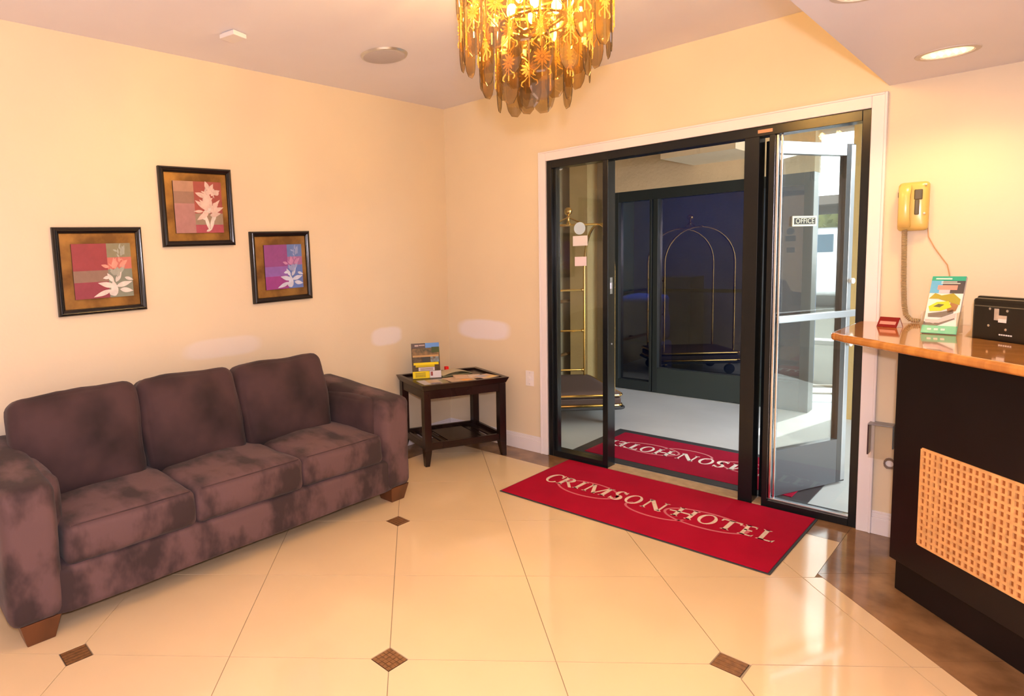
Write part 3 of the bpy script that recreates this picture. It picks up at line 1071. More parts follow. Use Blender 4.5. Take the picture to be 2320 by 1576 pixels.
white_pt = col('print_white', (.74, .70, .66), .2)
pale_gr = col('print_palegreen', (.40, .42, .36), .2)
salm_l = col('print_salmon', (.78, .34, .27), .2)
plantA = [(white_pt, [LL_(.68, .98, -95, .30, .16), LL_(.68, .80, 195, .30, .13), LL_(.62, .86, 160, .34, .11), LL_(.76, .86, 10, .24, .12), LL_(.70, .80, -15, .30, .12), LL_(.70, .72, -60, .22, .10),
                      LL_(.66, .72, 240, .20, .10), LL_(.60, .62, 170, .12, .08), LL_(.86, .64, 20, .16, .08), LL_(.66, .98, -100, .16, .2)]),
          (pale_gr, [LL_(.72, .60, -80, .16, .18), LL_(.74, .58, -50, .22, .10), LL_(.82, .24, -70, .22, .10), LL_(.88, .22, -100, .18, .06), LL_(.70, .60, -120, .16, .09)] + sprig(.80, .26, .10, 7, .07, 3, .08) + sprig(.74, .64, .52, 7, .10, 4, .07)),
          (salm_l, [LL_(.66, .46, -70, .2, .1), LL_(.6, .44, 200, .14, .08), LL_(.78, .44, -40, .2, .1), LL_(.72, .46, -100, .2, .1)] + sprig(.76, .47, .32, 10, .14, 5, .07))]
picture('square picture with burgundy and sage canvas and white leaves, leftmost of three', -2.802, 1.480, 0.012, [
    (0, .58, 0, .49, col('burgundy', (.30, .045, .060))), (0, .58, .49, .70, col('taupe_band', (.27, .17, .13))), (0, .58, .70, 1, col('wine', (.28, .045, .075))),
    (.58, 1, 0, .26, col('sage', (.25, .24, .15))), (.58, 1, .26, .48, col('salmon_block', (.56, .17, .14))), (.58, 1, .48, 1, col('grey_green', (.22, .25, .20)))],
    plantA, (.185, .850, .190, .820))
plantB = [(col('print_pinkwhite', (.72, .55, .50), .2), [LL_(.70, .62, -95, .50, .26), LL_(.66, .30, 200, .24, .12), LL_(.70, .26, -60, .26, .14), LL_(.76, .24, -20, .22, .12), LL_(.72, .16, -110, .18, .12), LL_(.70, .60, 150, .30, .13),
            LL_(.70, .56, 215, .34, .12), LL_(.74, .60, -20, .30, .12), LL_(.74, .56, -45, .30, .10), LL_(.72, .66, -10, .24, .12), LL_(.58, .58, 180, .2, .07), LL_(.86, .26, -50, .12, .12)] + sprig(.71, .62, .12, 26, .20, 6, .08)),
          (white_pt, [LL_(.70, .96, -105, .40, .09), LL_(.72, .95, -75, .36, .10), LL_(.68, .74, -170, .14, .06), LL_(.56, .62, -20, .36, .12), LL_(.62, .97, -20, .14, .06), LL_(.74, .80, -50, .18, .08)])]
picture('square picture with pink and red canvas and pale flower, highest of the three', -2.225, 1.830, 0.016, [
    (0, .41, 0, .20, col('tan_rose', (.42, .24, .17))), (0, .41, .20, .43, col('mocha', (.29, .17, .13))), (0, .41, .43, 1, col('dusty_rose', (.40, .20, .20))),
    (.41, 1, 0, .62, col('brick_rose', (.34, .075, .065))), (.41, 1, .62, .84, col('stone_band', (.30, .23, .17))), (.41, 1, .84, 1, col('magenta_rose', (.38, .07, .11)))],
    plantB, (.175, .840, .175, .830))
plantC = [(col('print_bluewhite', (.60, .66, .86), .2), plantA[0][1]), (col('print_paleblue', (.30, .36, .66), .2), plantA[1][1]), (col('print_lilacpink', (.52, .25, .48), .2), plantA[2][1])]
picture('square picture with purple and blue canvas, nearest the corner table', -1.655, 1.463, 0.016, [
    (0, .60, 0, .49, col('purple', (.25, .065, .26))), (0, .60, .49, .71, col('violet_band', (.24, .12, .46))), (0, .60, .71, 1, col('orchid', (.30, .05, .28))),
    (.60, 1, 0, .28, col('cornflower', (.12, .20, .50))), (.60, 1, .28, .47, col('mauve_block', (.33, .14, .34))), (.60, 1, .47, 1, col('blue_block', (.11, .19, .55)))],
    plantC, (.205, .845, .190, .820))

# ------------------------------------------------------------------ chandelier
CX, CY = 2.16, -2.0
ch = thing('chandelier', 'lit tiered chandelier of smoked glass pendants with gold flowers hanging from the ceiling', 'chandelier', (CX, CY, 1.97))
Z0 = 1.97
def zz(z):
    return z - Z0


MB().lathe([(.075, 0), (.085, .02), (.085, .03)], 32, (0, 0, zz(HC) - .0305)).build('ceiling_rose', gold_m, ch, smooth=True)
MB().tube([(0, 0, zz(2.25)), (0, 0, zz(HC) - .02)], .008).build('stem', gold_m, ch, smooth=True)
for r, z in ((.245, 2.43), (.252, 2.60), (.180, 2.36), (.118, 2.28), (.045, 2.25)):
    n = 40
    MB().tube([(r * math.cos(2 * PI * k / n), r * math.sin(2 * PI * k / n), zz(z)) for k in range(n)], .0055, 6, closed=True).build('ring', gold_m, ch, smooth=True)
for k in range(6):
    a = 2 * PI * k / 6 + .2
    c, s = math.cos(a), math.sin(a)
    MB().tube([(0, 0, zz(2.62)), (.12 * c, .12 * s, zz(2.63)), (.252 * c, .252 * s, zz(2.60)), (.245 * c, .245 * s, zz(2.43)), (.18 * c, .18 * s, zz(2.36)), (.118 * c, .118 * s, zz(2.28)), (.045 * c, .045 * s, zz(2.25))], .005, 6).build('arm', gold_m, ch, smooth=True)


def pendant_mesh(w, h):
    """smoked glass plate hanging from (0,0,0) down; local x = width, local y = thickness"""
    hw = w / 2
    out = [(-hw * .55, 0), (hw * .55, 0), (hw, -.03), (hw, -h + .045), (hw * .78, -h + .018), (hw * .35, -h), (-hw * .35, -h), (-hw * .78, -h + .018), (-hw, -h + .045), (-hw, -.03)]
    q = .86
    mb = MB()
    n = len(out)
    t = .0028
    inn = [(x * q, -h / 2 + (z + h / 2) * .955) for x, z in out]
    vs = [(x, -t * .3, z) for x, z in out] + [(x, t * .3, z) for x, z in out] + [(x, -t, z) for x, z in inn] + [(x, t, z) for x, z in inn]
    fs = []
    mi = []
    for i in range(n):
        j = (i + 1) % n
        fs += [(i, j, n + j, n + i)]
        mi += [1]
        fs += [(i, 2 * n + i, 2 * n + j, j), (n + i, n + j, 3 * n + j, 3 * n + i)]
        mi += [0, 0]
    fs += [tuple(range(2 * n, 3 * n)), tuple(range(4 * n - 1, 3 * n - 1, -1))]
    mi += [0, 0]
    mb.add(vs, fs)
    mb.mi = mi
    return mb


def flower_mesh(w, h):
    mb = MB()
    zc = -h * .50
    y = -.006
    R = w * .37

    def blade(pts, hw0):
        vs = []
        n = len(pts)
        for i, (x, z) in enumerate(pts):
            x2, z2 = pts[min(i + 1, n - 1)]
            x1, z1 = pts[max(i - 1, 0)]
            dx, dz = x2 - x1, z2 - z1
            L = math.hypot(dx, dz) or 1
            k = hw0 * (1.0 - .5 * abs(2 * i / (n - 1) - 1))
            vs += [(x - dz / L * k, y, z + dx / L * k), (x + dz / L * k, y, z - dx / L * k), (x, y - .004, z)]
        fs = []
        for i in range(n - 1):
            a = 3 * i
            fs += [(a, a + 3, a + 5, a + 2), (a + 2, a + 5, a + 4, a + 1), (a, a + 1, a + 4, a + 3)]
        fs += [(0, 2, 1), (3 * n - 3, 3 * n - 2, 3 * n - 1)]
        mb.add(vs, fs)
    for k in range(12):
        a = 2 * PI * k / 12
        blade([(R * .25 * math.cos(a), zc + R * .25 * math.sin(a)), (R * .65 * math.cos(a), zc + R * .65 * math.sin(a)), (R * math.cos(a), zc + R * math.sin(a))], .0042)
    for s in (1, -1):
        for q in (-1, 0, 1):
            pts = [(q * .006, zc + s * R * .9), (q * w * .20, zc + s * (R + h * .03)), (q * w * .33, zc + s * (R + h * .05)), (q * w * .36, zc + s * (R + h * .09)), (q * w * .27, zc + s * (R + h * .11))]
            if q == 0:
                pts = [(0, zc + s * R), (0, zc + s * (R + h * .06)), (0, zc + s * (R + h * .12))]
            blade(pts, .0024)
    mb.lathe([(.002, -.001), (.0055, 0), (.0055, .003)], 8, (0, y - .003, zc), axis='y')
    mb.tube([(0, y, zc), (0, y, -.03), (0, -.004, 0.004), (0, .004, .014)], .0012, 5)
    return mb


PROTO = {}
def pendants(r, ztop, n, w, h, off):
    for k in range(n):
        a = 2 * PI * (k + off) / n
        key = (w, h)
        jit = random.uniform(-.16, .16)
        loc = (r * math.cos(a), r * math.sin(a), zz(ztop) + random.uniform(-.006, .006))
        rot = (0, 0, a + PI / 2 + jit)
        if key not in PROTO:
            p = pendant_mesh(w, h).build('glass_pendant', [smoke_m, smoke_edge_m], ch)
            f = flower_mesh(w, h).build('gold_flower', amber_m, p)
            p.location = loc
            p.rotation_euler = rot
            PROTO[key] = (p, f)
        else:
            p0, f0 = PROTO[key]
            p = inst(p0, ch, loc, rot)
            f = f0.copy()
            COL.objects.link(f)
            f.parent = p


pendants(.258, 2.58, 17, .078, .26, 0.5)
pendants(.250, 2.42, 17, .076, .275, 0)
pendants(.184, 2.35, 12, .078, .285, .3)
pendants(.122, 2.27, 7, .080, .275, .1)
pendants(.045, 2.245, 3, .078, .262, .35)
bulb = None
for r, n, z in ((.075, 4, 2.33), (.14, 6, 2.43), (.19, 6, 2.53)):
    for k in range(n):
        a = 2 * PI * (k + .4) / n
        loc = (r * math.cos(a), r * math.sin(a), zz(z))
        if bulb is None:
            bulb = MB().ball((0, 0, 0), .017, 10, 1.5).build('bulb', bulb_m, ch, smooth=True)
            sock = MB().lathe([(.010, 0.018), (.010, .055)], 8).build('socket', gold_m, bulb)
            bulb.location = loc
        else:
            b2 = inst(bulb, ch, loc)
            s2 = sock.copy()
            COL.objects.link(s2)
            s2.parent = b2

# ------------------------------------------------------------------ ceiling fittings
sd = tag(MB().box(-.052, .052, -.047, .047, -.028, -.006).box(-.044, .044, -.040, .040, -.006, 0).build('ceiling_sensor', mat('sensor_white', (.80, .78, .80), rough=.4), bevel=.006), 'small flat white sensor box on the ceiling above the sofa', 'sensor')
sd.location = (0.485, -2.205, HC - .0005)
sd.rotation_euler = (0, 0, .25)
sp = thing('ceiling_speaker', 'round grey ceiling speaker with chrome rim near the chandelier', 'speaker', (.697, -1.322, HC - .0005))
MB().lathe([(.128, -.012), (.134, -.010), (.140, 0)], 40).build('rim', alu_m, sp, smooth=True)
MB().lathe([(.05, -.019), (.10, -.016), (.124, -.0125), (.124, -.008)], 40).build('grille', plastic_g_m, sp, smooth=True)
lamp_on = mat('lit_downlight', (1, .8, .5), emit=(1.0, .74, .36), estr=1.3)


def downlight(label, x, y, e):
    t = thing('recessed_downlight', label, 'light', (x, y, HL))
    mb = MB()
    seg = 36
    for (r0, r1, z0, z1) in ((.098, .080, -.003, -.004), (.080, .080, -.004, .0)):
        pass
    vs = []
    prof = [(.100, 0), (.098, -.004), (.082, -.005), (.080, -.001)]
    for r, z in prof:
        vs += [(r * math.cos(2 * PI * k / seg), r * math.sin(2 * PI * k / seg), z) for k in range(seg)]
    fs = [(i * seg + k, i * seg + (k + 1) % seg, (i + 1) * seg + (k + 1) % seg, (i + 1) * seg + k) for i in range(3) for k in range(seg)]
    mb.add(vs, fs)
    mb.build('trim_ring', mat('downlight_ring', (.62, .55, .48), rough=.4), t, smooth=True)
    mb = MB()
    for k in range(18):
        a = 2 * PI * k / 18
        r0 = .078 - (.004 if k % 2 else 0)
        mb.box(-.0135, .0135, -.002, .002, -.0008, .0)
    # fluted reflector just proud of the opening, lit
    vs = []
    n = 48
    for (r, z) in ((.078, -.0022), (.05, -.0012), (.001, -.0008)):
        for k in range(n):
            rr = r * (1 - .05 * (k % 2))
            vs.append((rr * math.cos(2 * PI * k / n), rr * math.sin(2 * PI * k / n), z))
    fs = [(i * n + k, i * n + (k + 1) % n, (i + 1) * n + (k + 1) % n, (i + 1) * n + k) for i in range(2) for k in range(n)]
    MB().add(vs, fs).build('lit_reflector', lamp_on, t)
    for k in range(5):
        MB().box(-.045 + .022 * k, -.039 + .022 * k, -.03, .03, -.0060, -.0022).build('lamp_fin', mat('bright_lamp_fin', (1, .85, .6), emit=(1.0, .86, .58), estr=5), t)
    l = light('downlight_lamp', 'SPOT', (x, y, HL - .03), e, (1.0, .72, .28), spot_size=2.5, spot_blend=.6, shadow_soft_size=.06)
    return t


downlight('lit recessed downlight in the dropped ceiling nearest the telephone wall', 3.07, -.47, 17)
downlight('recessed downlight over the desk front, only its rim in view', 3.0, -1.53, 16)

# ------------------------------------------------------------------ reception desk
DX = Vector((d45, -d45))
DN = Vector((-d45, -d45))     # towards the lobby
def dpnt(s, off):
    """point on the desk diagonal: s along, off outwards (dot with DN)"""
    p = DX * s + DN * off
    return (p.x, p.y)


desk = thing('reception_desk', 'dark brown reception desk with woven orange rattan panel', 'desk', (3.05, -.62, 0))
def dbuild(mb, name, m, **k):
    mb.v = [(x - 3.05, y + .62, z) for x, y, z in mb.v]
    return mb.build(name, m, desk, **k)


S0, S1 = 2.562, 4.45
dbuild(MB().prism([dpnt(S0, -1.655), dpnt(S1, -1.655), dpnt(S1, -1.70), dpnt(S0, -1.70)], .155, 1.054), 'front_panel', desk_m, bevel=.002)
dbuild(MB().prism([dpnt(S0 - .005, -1.66), dpnt(S0, -1.657), dpnt(S0, -1.705), dpnt(S0 - .005, -1.705)], .155, 1.05), 'edge_strip', mat('oak_edging', (.62, .30, .09), rough=.3))
dbuild(MB().prism([dpnt(2.535, -1.703), dpnt(S1, -1.703), dpnt(S1, -1.725), dpnt(2.535, -1.725)], 0.001, .16), 'toe_kick', desk_m, bevel=.002)
dbuild(MB().prism([dpnt(S0, -1.701), dpnt(S0 + .03, -1.701), dpnt(S0 + .03, -2.05), dpnt(S0, -2.05)], .161, 1.054), 'side_panel', desk_m)
WS0, WS1, WZ0, WZ1 = 2.708, 4.30, .282, .668
dbuild(MB().prism([dpnt(WS0, -1.654), dpnt(WS1, -1.654), dpnt(WS1, -1.6555), dpnt(WS0, -1.6555)], WZ0, WZ1), 'panel_backing', weave_back_m)
pitch = .0245
n = int((WS1 - WS0) / pitch)
for k in range(n + 1):
    s = WS0 + k * pitch
    w = .0052 * random.uniform(.85, 1.2)
    o = random.uniform(0, .0012)
    dbuild(MB().prism([dpnt(s - w, -1.6535), dpnt(s + w, -1.6535), dpnt(s + w, -1.6488 + o), dpnt(s - w, -1.6488 + o)], WZ0, WZ1), 'weave_strip', weave_m)
m_ = 14
for k in range(m_ + 1):
    z = WZ0 + (WZ1 - WZ0) * k / m_
    w = .0046 * random.uniform(.8, 1.25)
    o = random.uniform(0, .001)
    dbuild(MB().prism([dpnt(WS0, -1.6535), dpnt(WS1, -1.6535), dpnt(WS1, -1.6485 + o), dpnt(WS0, -1.6485 + o)], z - w, z + w), 'weave_strip', weave_m)
# countertop with rounded nose
ct = []
c0 = dpnt(2.36, -1.52)
ct = [(2.745, -.012), (2.738, -.50)]
ct += [(2.738 + .0 + .03 * (1 - math.cos(t)), -.545 - .05 * math.sin(t)) for t in (0.2, .6, 1.0, 1.3)]
ct += [dpnt(2.44, -1.52), dpnt(S1, -1.52), dpnt(S1, -1.905), dpnt(2.585, -1.905), (3.175, -.012)]
cto = tag(MB().prism(ct, 1.055, 1.090).build('countertop', top_wood_m, bevel=.012), 'glossy varnished oak countertop on the dark reception desk', 'countertop')
cto.modifiers['bevel'].segments = 4

# monitor seen from behind on its lower shelf
low = thing('desk_shelf', 'lower work surface hidden behind the raised oak counter', 'desk', (3.6, -1.0, 0))
def lbuild(mb, name, m, **k):
    mb.v = [(x - 3.6, y + 1.0, z) for x, y, z in mb.v]
    return mb.build(name, m, low, **k)


lbuild(MB().prism([dpnt(2.60, -1.92), dpnt(S1, -1.92), dpnt(S1, -2.45), dpnt(2.60, -2.45)], .74, .77), 'work_surface', desk_m)
lbuild(MB().prism([dpnt(2.61, -1.93), dpnt(2.63, -1.93), dpnt(2.63, -2.44), dpnt(2.61, -2.44)], 0, .74), 'side_panel', desk_m)
lbuild(MB().prism([dpnt(S1 - .03, -1.93), dpnt(S1, -1.93), dpnt(S1, -2.44), dpnt(S1 - .03, -2.44)], 0, .74), 'side_panel', desk_m)
mon = thing('monitor', 'black computer monitor seen from behind at the counter edge', 'monitor', (*dpnt(2.812, -1.965), .77), -PI / 4)
# local x along the desk diagonal, local -y towards the lobby
MB().box(-.255, .255, -.010, .012, .155, .484).build('bezel', black_pl_m, mon, bevel=.006)
MB().box(-.245, .245, -.036, -.010, .165, .478).build('rear_shell', black_pl_m, mon, bevel=.012)
MB().box(-.235, .235, -.037, -.0355, .445, .449).build('shell_seam', mat('seam_grey', (.12, .11, .08), rough=.4), mon)
MB().box(-.03, .03, -.03, .0, .02, .2).build('stand_neck', black_pl_m, mon, bevel=.004)
MB().box(-.12, .12, -.06, .12, 0, .02).build('stand_base', black_pl_m, mon, bevel=.004)
PX0 = -.105
plate_m = mat('pale_sticker', (.60, .52, .44), rough=.4, var=.2, scale=30)
MB().box(-.148, -.098, -.0375, -.0358, .395, .415).box(-.148, -.130, -.0375, -.0358, .415, .440).build('specification_label', plate_m, mon)
MB().box(-.130, -.098, -.0380, -.0370, .388, .402).build('barcode_label', plastic_w_m, mon)
for (x, z) in ((-.165, .438), (-.095, .434), (-.168, .372), (-.098, .362)):
    MB().lathe([(.005, 0), (.005, .002)], 10, (x, -.0385, z), axis='y').build('mount_screw', chrome_m, mon)
for k in range(6):
    MB().box(-.125 + k * .009, -.119 + k * .009, -.0375, -.0358, .338, .343).build('port_marking', plastic_w_m, mon)

# brochure holder on the counter
bh = thing('brochure_holder', 'clear holder with tall green and white vehicle brochures on the oak counter', 'brochure', (3.028, -.435, 1.0925), -.14)
bt = Matrix.Rotation(-.46, 4, 'X')
BWd, BH = .108, .262
def bpart(x0, x1, z0, z1, y, m, name, yy=.001, poly=None, shear=0):
    if poly:
        q = [(u * BWd, v * BH) for u, v in poly]
        n = len(q)
        mb = MB().add([(p[0], -y, p[1]) for p in q] + [(p[0], -y - yy, p[1]) for p in q], [tuple(range(n)), tuple(range(2 * n - 1, n - 1, -1))] + [(i, (i + 1) % n, n + (i + 1) % n, n + i) for i in range(n)])
    else:
        mb = MB().box(x0 * BWd, x1 * BWd, -y - yy, -y, z0 * BH, z1 * BH)
    mb.v = [tuple(bt @ Vector((p[0], p[1], p[2]))) for p in mb.v]
    mb.v = [(p[0], p[1], p[2]) for p in mb.v]
    return mb.build(name, m, bh)


bpart(0, 1, 0.0, 1, -.016, paper_m, 'brochure', .016)
teal = mat('teal_print', (.0, .36, .26), rough=.3)
bpart(0, 1, .92, 1.0, .0, teal, 'header_band')
bpart(-.02, 1.03, -.005, .13, .001, mat('teal_holder', (.10, .50, .34), rough=.2), 'holder_lip', .004)
bpart(0, .35, .70, .92, .0, mat('brochure_sky', (.10, .42, .75), rough=.3), 'print_panel')
bpart(.35, 1, .70, .92, .0, mat('brochure_navy', (.03, .03, .06), rough=.3), 'print_panel')
bpart(.22, .80, .76, .84, .001, mat('brochure_coral', (.85, .28, .24), rough=.3), 'print_panel', .0008)
bpart(.28, .60, .70, .76, .001, mat('brochure_lilac', (.62, .52, .60), rough=.3), 'print_panel', .0008)
for k in range(2):
    bpart(.30, .86 - .1 * k, .868 + .026 * k, .880 + .026 * k, .001, paper_m, 'text_line', .0008)
bpart(.12, .60, .945, .965, .001, paper_m, 'text_line', .0008)
bpart(0, 0, 0, 0, .001, mat('car_olive', (.35, .30, .02), rough=.3), 'car_print', .0008, poly=[(.02, .60), (.18, .70), (.38, .66), (.72, .70), (.95, .60), (.95, .50), (.6, .55), (.3, .60)])
bpart(0, 0, 0, 0, .0018, mat('car_lime', (.60, .62, .02), rough=.3), 'car_print', .0008, poly=[(.06, .46), (.28, .54), (.62, .56), (.74, .46), (.45, .39), (.12, .38)])
bpart(0, 0, 0, 0, .0026, mat('car_window', (.06, .07, .03), rough=.3), 'car_print', .0006, poly=[(.20, .46), (.34, .51), (.52, .50), (.40, .45)])
bpart(0, 0, 0, 0, .001, mat('car_brown', (.30, .13, .05), rough=.3), 'car_print', .0008, poly=[(.70, .54), (.92, .50), (.88, .40), (.66, .36), (.60, .44)])
bpart(0, 0, 0, 0, .001, mat('car_grey', (.12, .10, .11), rough=.3), 'car_print', .0008, poly=[(.08, .34), (.5, .38), (.8, .42), (.82, .36), (.5, .28), (.1, .28)])
bpart(0, 0, 0, 0, .0018, mat('car_pink', (.62, .48, .50), rough=.3), 'car_print', .0008, poly=[(.03, .24), (.4, .24), (.9, .36), (.9, .28), (.45, .18), (.05, .18)])
bpart(0, 0, 0, 0, .001, MATS['car_grey'], 'car_print', .0008, poly=[(.0, .20), (.3, .17), (.8, .30), (.9, .26), (.4, .13), (.0, .14)])
for k in range(3):
    bpart(.16 + .2 * k, .28 + .2 * k, .05, .08, .0052, paper_m, 'text_line', .0006)
hm = MB()
hm.box(-.004, BWd + .004, .075, .080, 0, .115)
hm.box(-.004, BWd + .004, -.006, .080, 0.001, .003)
hm.box(BWd + .001, BWd + .004, -.004, .080, 0.003, .09)
hm.box(-.004, -.001, -.004, .080, 0.003, .09)
hm.build('acrylic_holder', acrylic_m, bh)

# red tent card
tc_ = thing('tent_card', 'small dark red tent card with white ends near the counter tip', 'card', (2.895, -.235, 1.0905), -.35)
w, hh, dd = .040, .045, .026
m1 = MB().add([(-w, -dd, 0), (w, -dd, 0), (w, 0, hh), (-w, 0, hh), (-w, -dd + .002, 0), (w, -dd + .002, 0), (w, 0.002, hh - .002), (-w, .002, hh - .002)],
              [(0, 1, 2, 3), (7, 6, 5, 4), (0, 4, 5, 1), (1, 5, 6, 2), (2, 6, 7, 3), (3, 7, 4, 0)])
m1.build('front_flap', mat('dark_red_card', (.22, .008, .008), rough=.2), tc_)
m2 = MB().add([(-w, dd, 0), (w, dd, 0), (w, 0, hh), (-w, 0, hh), (-w, dd - .002, 0), (w, dd - .002, 0), (w, -.002 + .002, hh - .004), (-w, 0, hh - .004)],
              [(0, 3, 2, 1), (4, 5, 6, 7), (0, 1, 5, 4), (1, 2, 6, 5), (2, 3, 7, 6), (3, 0, 4, 7)])
m2.build('rear_flap', MATS['dark_red_card'], tc_)
m3 = MB()
for s in (-1, 1):
    m3.add([(s * w * .98, -dd + .003, 0), (s * w * .98, dd - .003, 0), (s * w * .98, 0, hh - .005), (s * w * .95, -dd + .003, 0), (s * w * .95, dd - .003, 0), (s * w * .95, 0, hh - .005)],
           [(0, 1, 2), (5, 4, 3), (0, 3, 4, 1), (1, 4, 5, 2), (2, 5, 3, 0)])
m3.build('white_end', paper_m, tc_)
MB().add([(-w * .8, -dd * .72 - .0015, hh * .28), (w * .8, -dd * .72 - .0015, hh * .28), (w * .8, -dd * .42 - .0015, hh * .58), (-w * .8, -dd * .42 - .0015, hh * .58),
          (-w * .8, -dd * .72, hh * .26), (w * .8, -dd * .72, hh * .26), (w * .8, -dd * .42, hh * .56), (-w * .8, -dd * .42, hh * .56)],
         [(0, 1, 2, 3), (7, 6, 5, 4), (0, 4, 5, 1), (1, 5, 6, 2), (2, 6, 7, 3), (3, 7, 4, 0)]).build('text_band', mat('card_pink', (.62, .28, .24), rough=.3), tc_)

# ------------------------------------------------------------------ wall telephone
ph = thing('wall_telephone', 'yellowed plastic wall telephone with handset above the counter', 'telephone', (2.930, 0.0, 1.645))
bd = cushion((.112, .045, .228), .018, (0, .008, 0), 10)
b_ = bd.build('body', phone_m, ph, smooth='all')
b_.location = (.004, -.0245, 0)
hs = MB()
vs = []
# handset: bar bowed outwards, fat ends
hpts = [(-.022, -.058, .098), (-.022, -.070, .085), (-.022, -.082, .050), (-.022, -.086, 0), (-.022, -.082, -.050), (-.022, -.070, -.085), (-.022, -.058, -.098)]
for i, (x, y, z) in enumerate(hpts):
    t = abs(i - 3) / 3
    wx = .021 + .007 * t ** 2
    wy = .011 + .014 * t ** 2
    if i in (0, 6):
        wx, wy = .021, .016
    for k in range(12):
        a = 2 * PI * k / 12
        ca, sa = math.cos(a), math.sin(a)
        ex = abs(ca) ** .6 * (1 if ca >= 0 else -1)
        ey = abs(sa) ** .6 * (1 if sa >= 0 else -1)
        vs.append((x + wx * ex, y + wy * ey, z))
fs = [(i * 12 + k, i * 12 + (k + 1) % 12, (i + 1) * 12 + (k + 1) % 12, (i + 1) * 12 + k) for i in range(6) for k in range(12)] + [tuple(range(12)), tuple(range(83, 71, -1))]
hs.add(vs, fs)
hs.build('handset', phone_m, ph, smooth=True)
MB().box(.008, .038, -.058, -.048, .030, .078).box(.010, .028, -.057, -.048, -.040, .030).build('keypad_recess', phone_d_m, ph, bevel=.004)
MB().box(-.050, -.040, -.056, -.040, .045, .070).build('cradle_hook', phone_d_m, ph, bevel=.002)
for (x, z) in ((.046, -.035), (.048, .098)):
    MB().ball((x, -.052, z), .005, 8).build('screw_cap', plastic_w_m, ph)
# coiled cord
def coil(path, R, turns, r):
    P = [Vector(p) for p in path]
    L = [0]
    for i in range(1, len(P)):
        L.append(L[-1] + (P[i] - P[i - 1]).length)
    N = turns * 8
    pts = []
    for k in range(N + 1):
        s = L[-1] * k / N
        i = 0
        while i < len(L) - 2 and L[i + 1] < s:
            i += 1
        f = (s - L[i]) / max(1e-9, (L[i + 1] - L[i]))
        c = P[i].lerp(P[i + 1], f)
        t = (P[i + 1] - P[i]).normalized()
        a = t.cross(Vector((0, 1, 0)))
        if a.length < .1:
            a = t.cross(Vector((1, 0, 0)))
        a.normalize()
        b = t.cross(a)
        th = 2 * PI * k / 8
        pts.append(c + a * R * math.cos(th) + b * R * math.sin(th))
    return pts


cc = (MB().tube(coil([(2.908, -.045, 1.535), (2.908, -.03, 1.44), (2.911, -.026, 1.28), (2.916, -.026, 1.18), (2.924, -.027, 1.13), (2.944, -.03, 1.106), (2.975, -.035, 1.1035)], .0085, 62, .0030), .0030, 5).build('coiled_cord', cord_m, smooth=True, label='beige coiled cord'))
cc.parent = ph
cc.location = (-2.930, 0, -1.645)
wr = (MB().tube([(2.985, -.012, 1.56), (2.990, -.007, 1.50), (3.012, -.006, 1.45), (3.040, -.006, 1.40), (3.060, -.006, 1.367), (3.069, -.006, 1.32), (3.070, -.006, 1.20), (3.070, -.006, 1.098)], .0025, 6).build('telephone_wire', mat('orange_tan_wire', (.62, .36, .18), rough=.5), smooth=True, label='thin tan wire'))
wr.parent = ph
wr.location = (-2.930, 0, -1.645)

# ------------------------------------------------------------------ small wall things
def outlet(label, x, z, w=.07, h=.115):
    t = thing('wall_switch', label, 'switch', (x, 0, z))
    MB().box(-w / 2, w / 2, -.006, 0, -h / 2, h / 2).build('cover_plate', mat('ivory_plate', (.84, .80, .80), rough=.35), t, bevel=.002)
    MB().box(-.006, .006, -.014, -.006, -.012, .014).build('toggle', MATS['ivory_plate'], t, bevel=.001)
    for s in (-1, 1):
        MB().lathe([(.003, -.0075), (.003, -.006)], 8, (0, 0, s * .042), axis='y').build('screw', alu_m, t)
    return t


outlet('ivory wall plate between the corner table and the white door casing', .792, .556)
br = thing('wall_bracket', 'small clear angled bracket with a dark side on the wall under the counter tip', 'bracket', (2.850, 0, .50))
MB().box(-.046, -.040, -.075, 0, -.075, .080).build('dark_side', mat('dark_plum_plastic', (.035, .008, .02), rough=.3), br, bevel=.001)
MB().box(-.040, .050, -.075, -.071, -.090, .078).build('clear_front', acrylic_m, br)
MB().box(-.046, .052, -.078, 0, .078, .083).build('grey_top', mat('grey_edge', (.25, .25, .28), rough=.35), br, bevel=.001)
MB().box(.050, .056, -.075, 0, -.03, .080).build('dark_side', mat('slate_edge', (.07, .10, .14), rough=.3), br, bevel=.001)
cw = tag(MB().tube([(2.885 + .020 * math.cos(t * .55), -.014, .385 + .022 * math.sin(t * .55) - .0006 * t) for t in range(20)] + [(2.93, -.012, .36)], .0035, 6).build('cable_loop', mat('brown_cable', (.24, .17, .13), rough=.4), smooth=True), 'small coiled cable loop on the wall beneath the clear bracket', 'cable')
pl_ = tag(MB().lathe([(.020, -.010), (.024, -.006), (.024, 0)], 20, (2.886, 0, .383), axis='y').build('cable_outlet', MATS['ivory_plate'], smooth=True), 'round ivory cable outlet on the wall under the clear bracket', 'outlet')

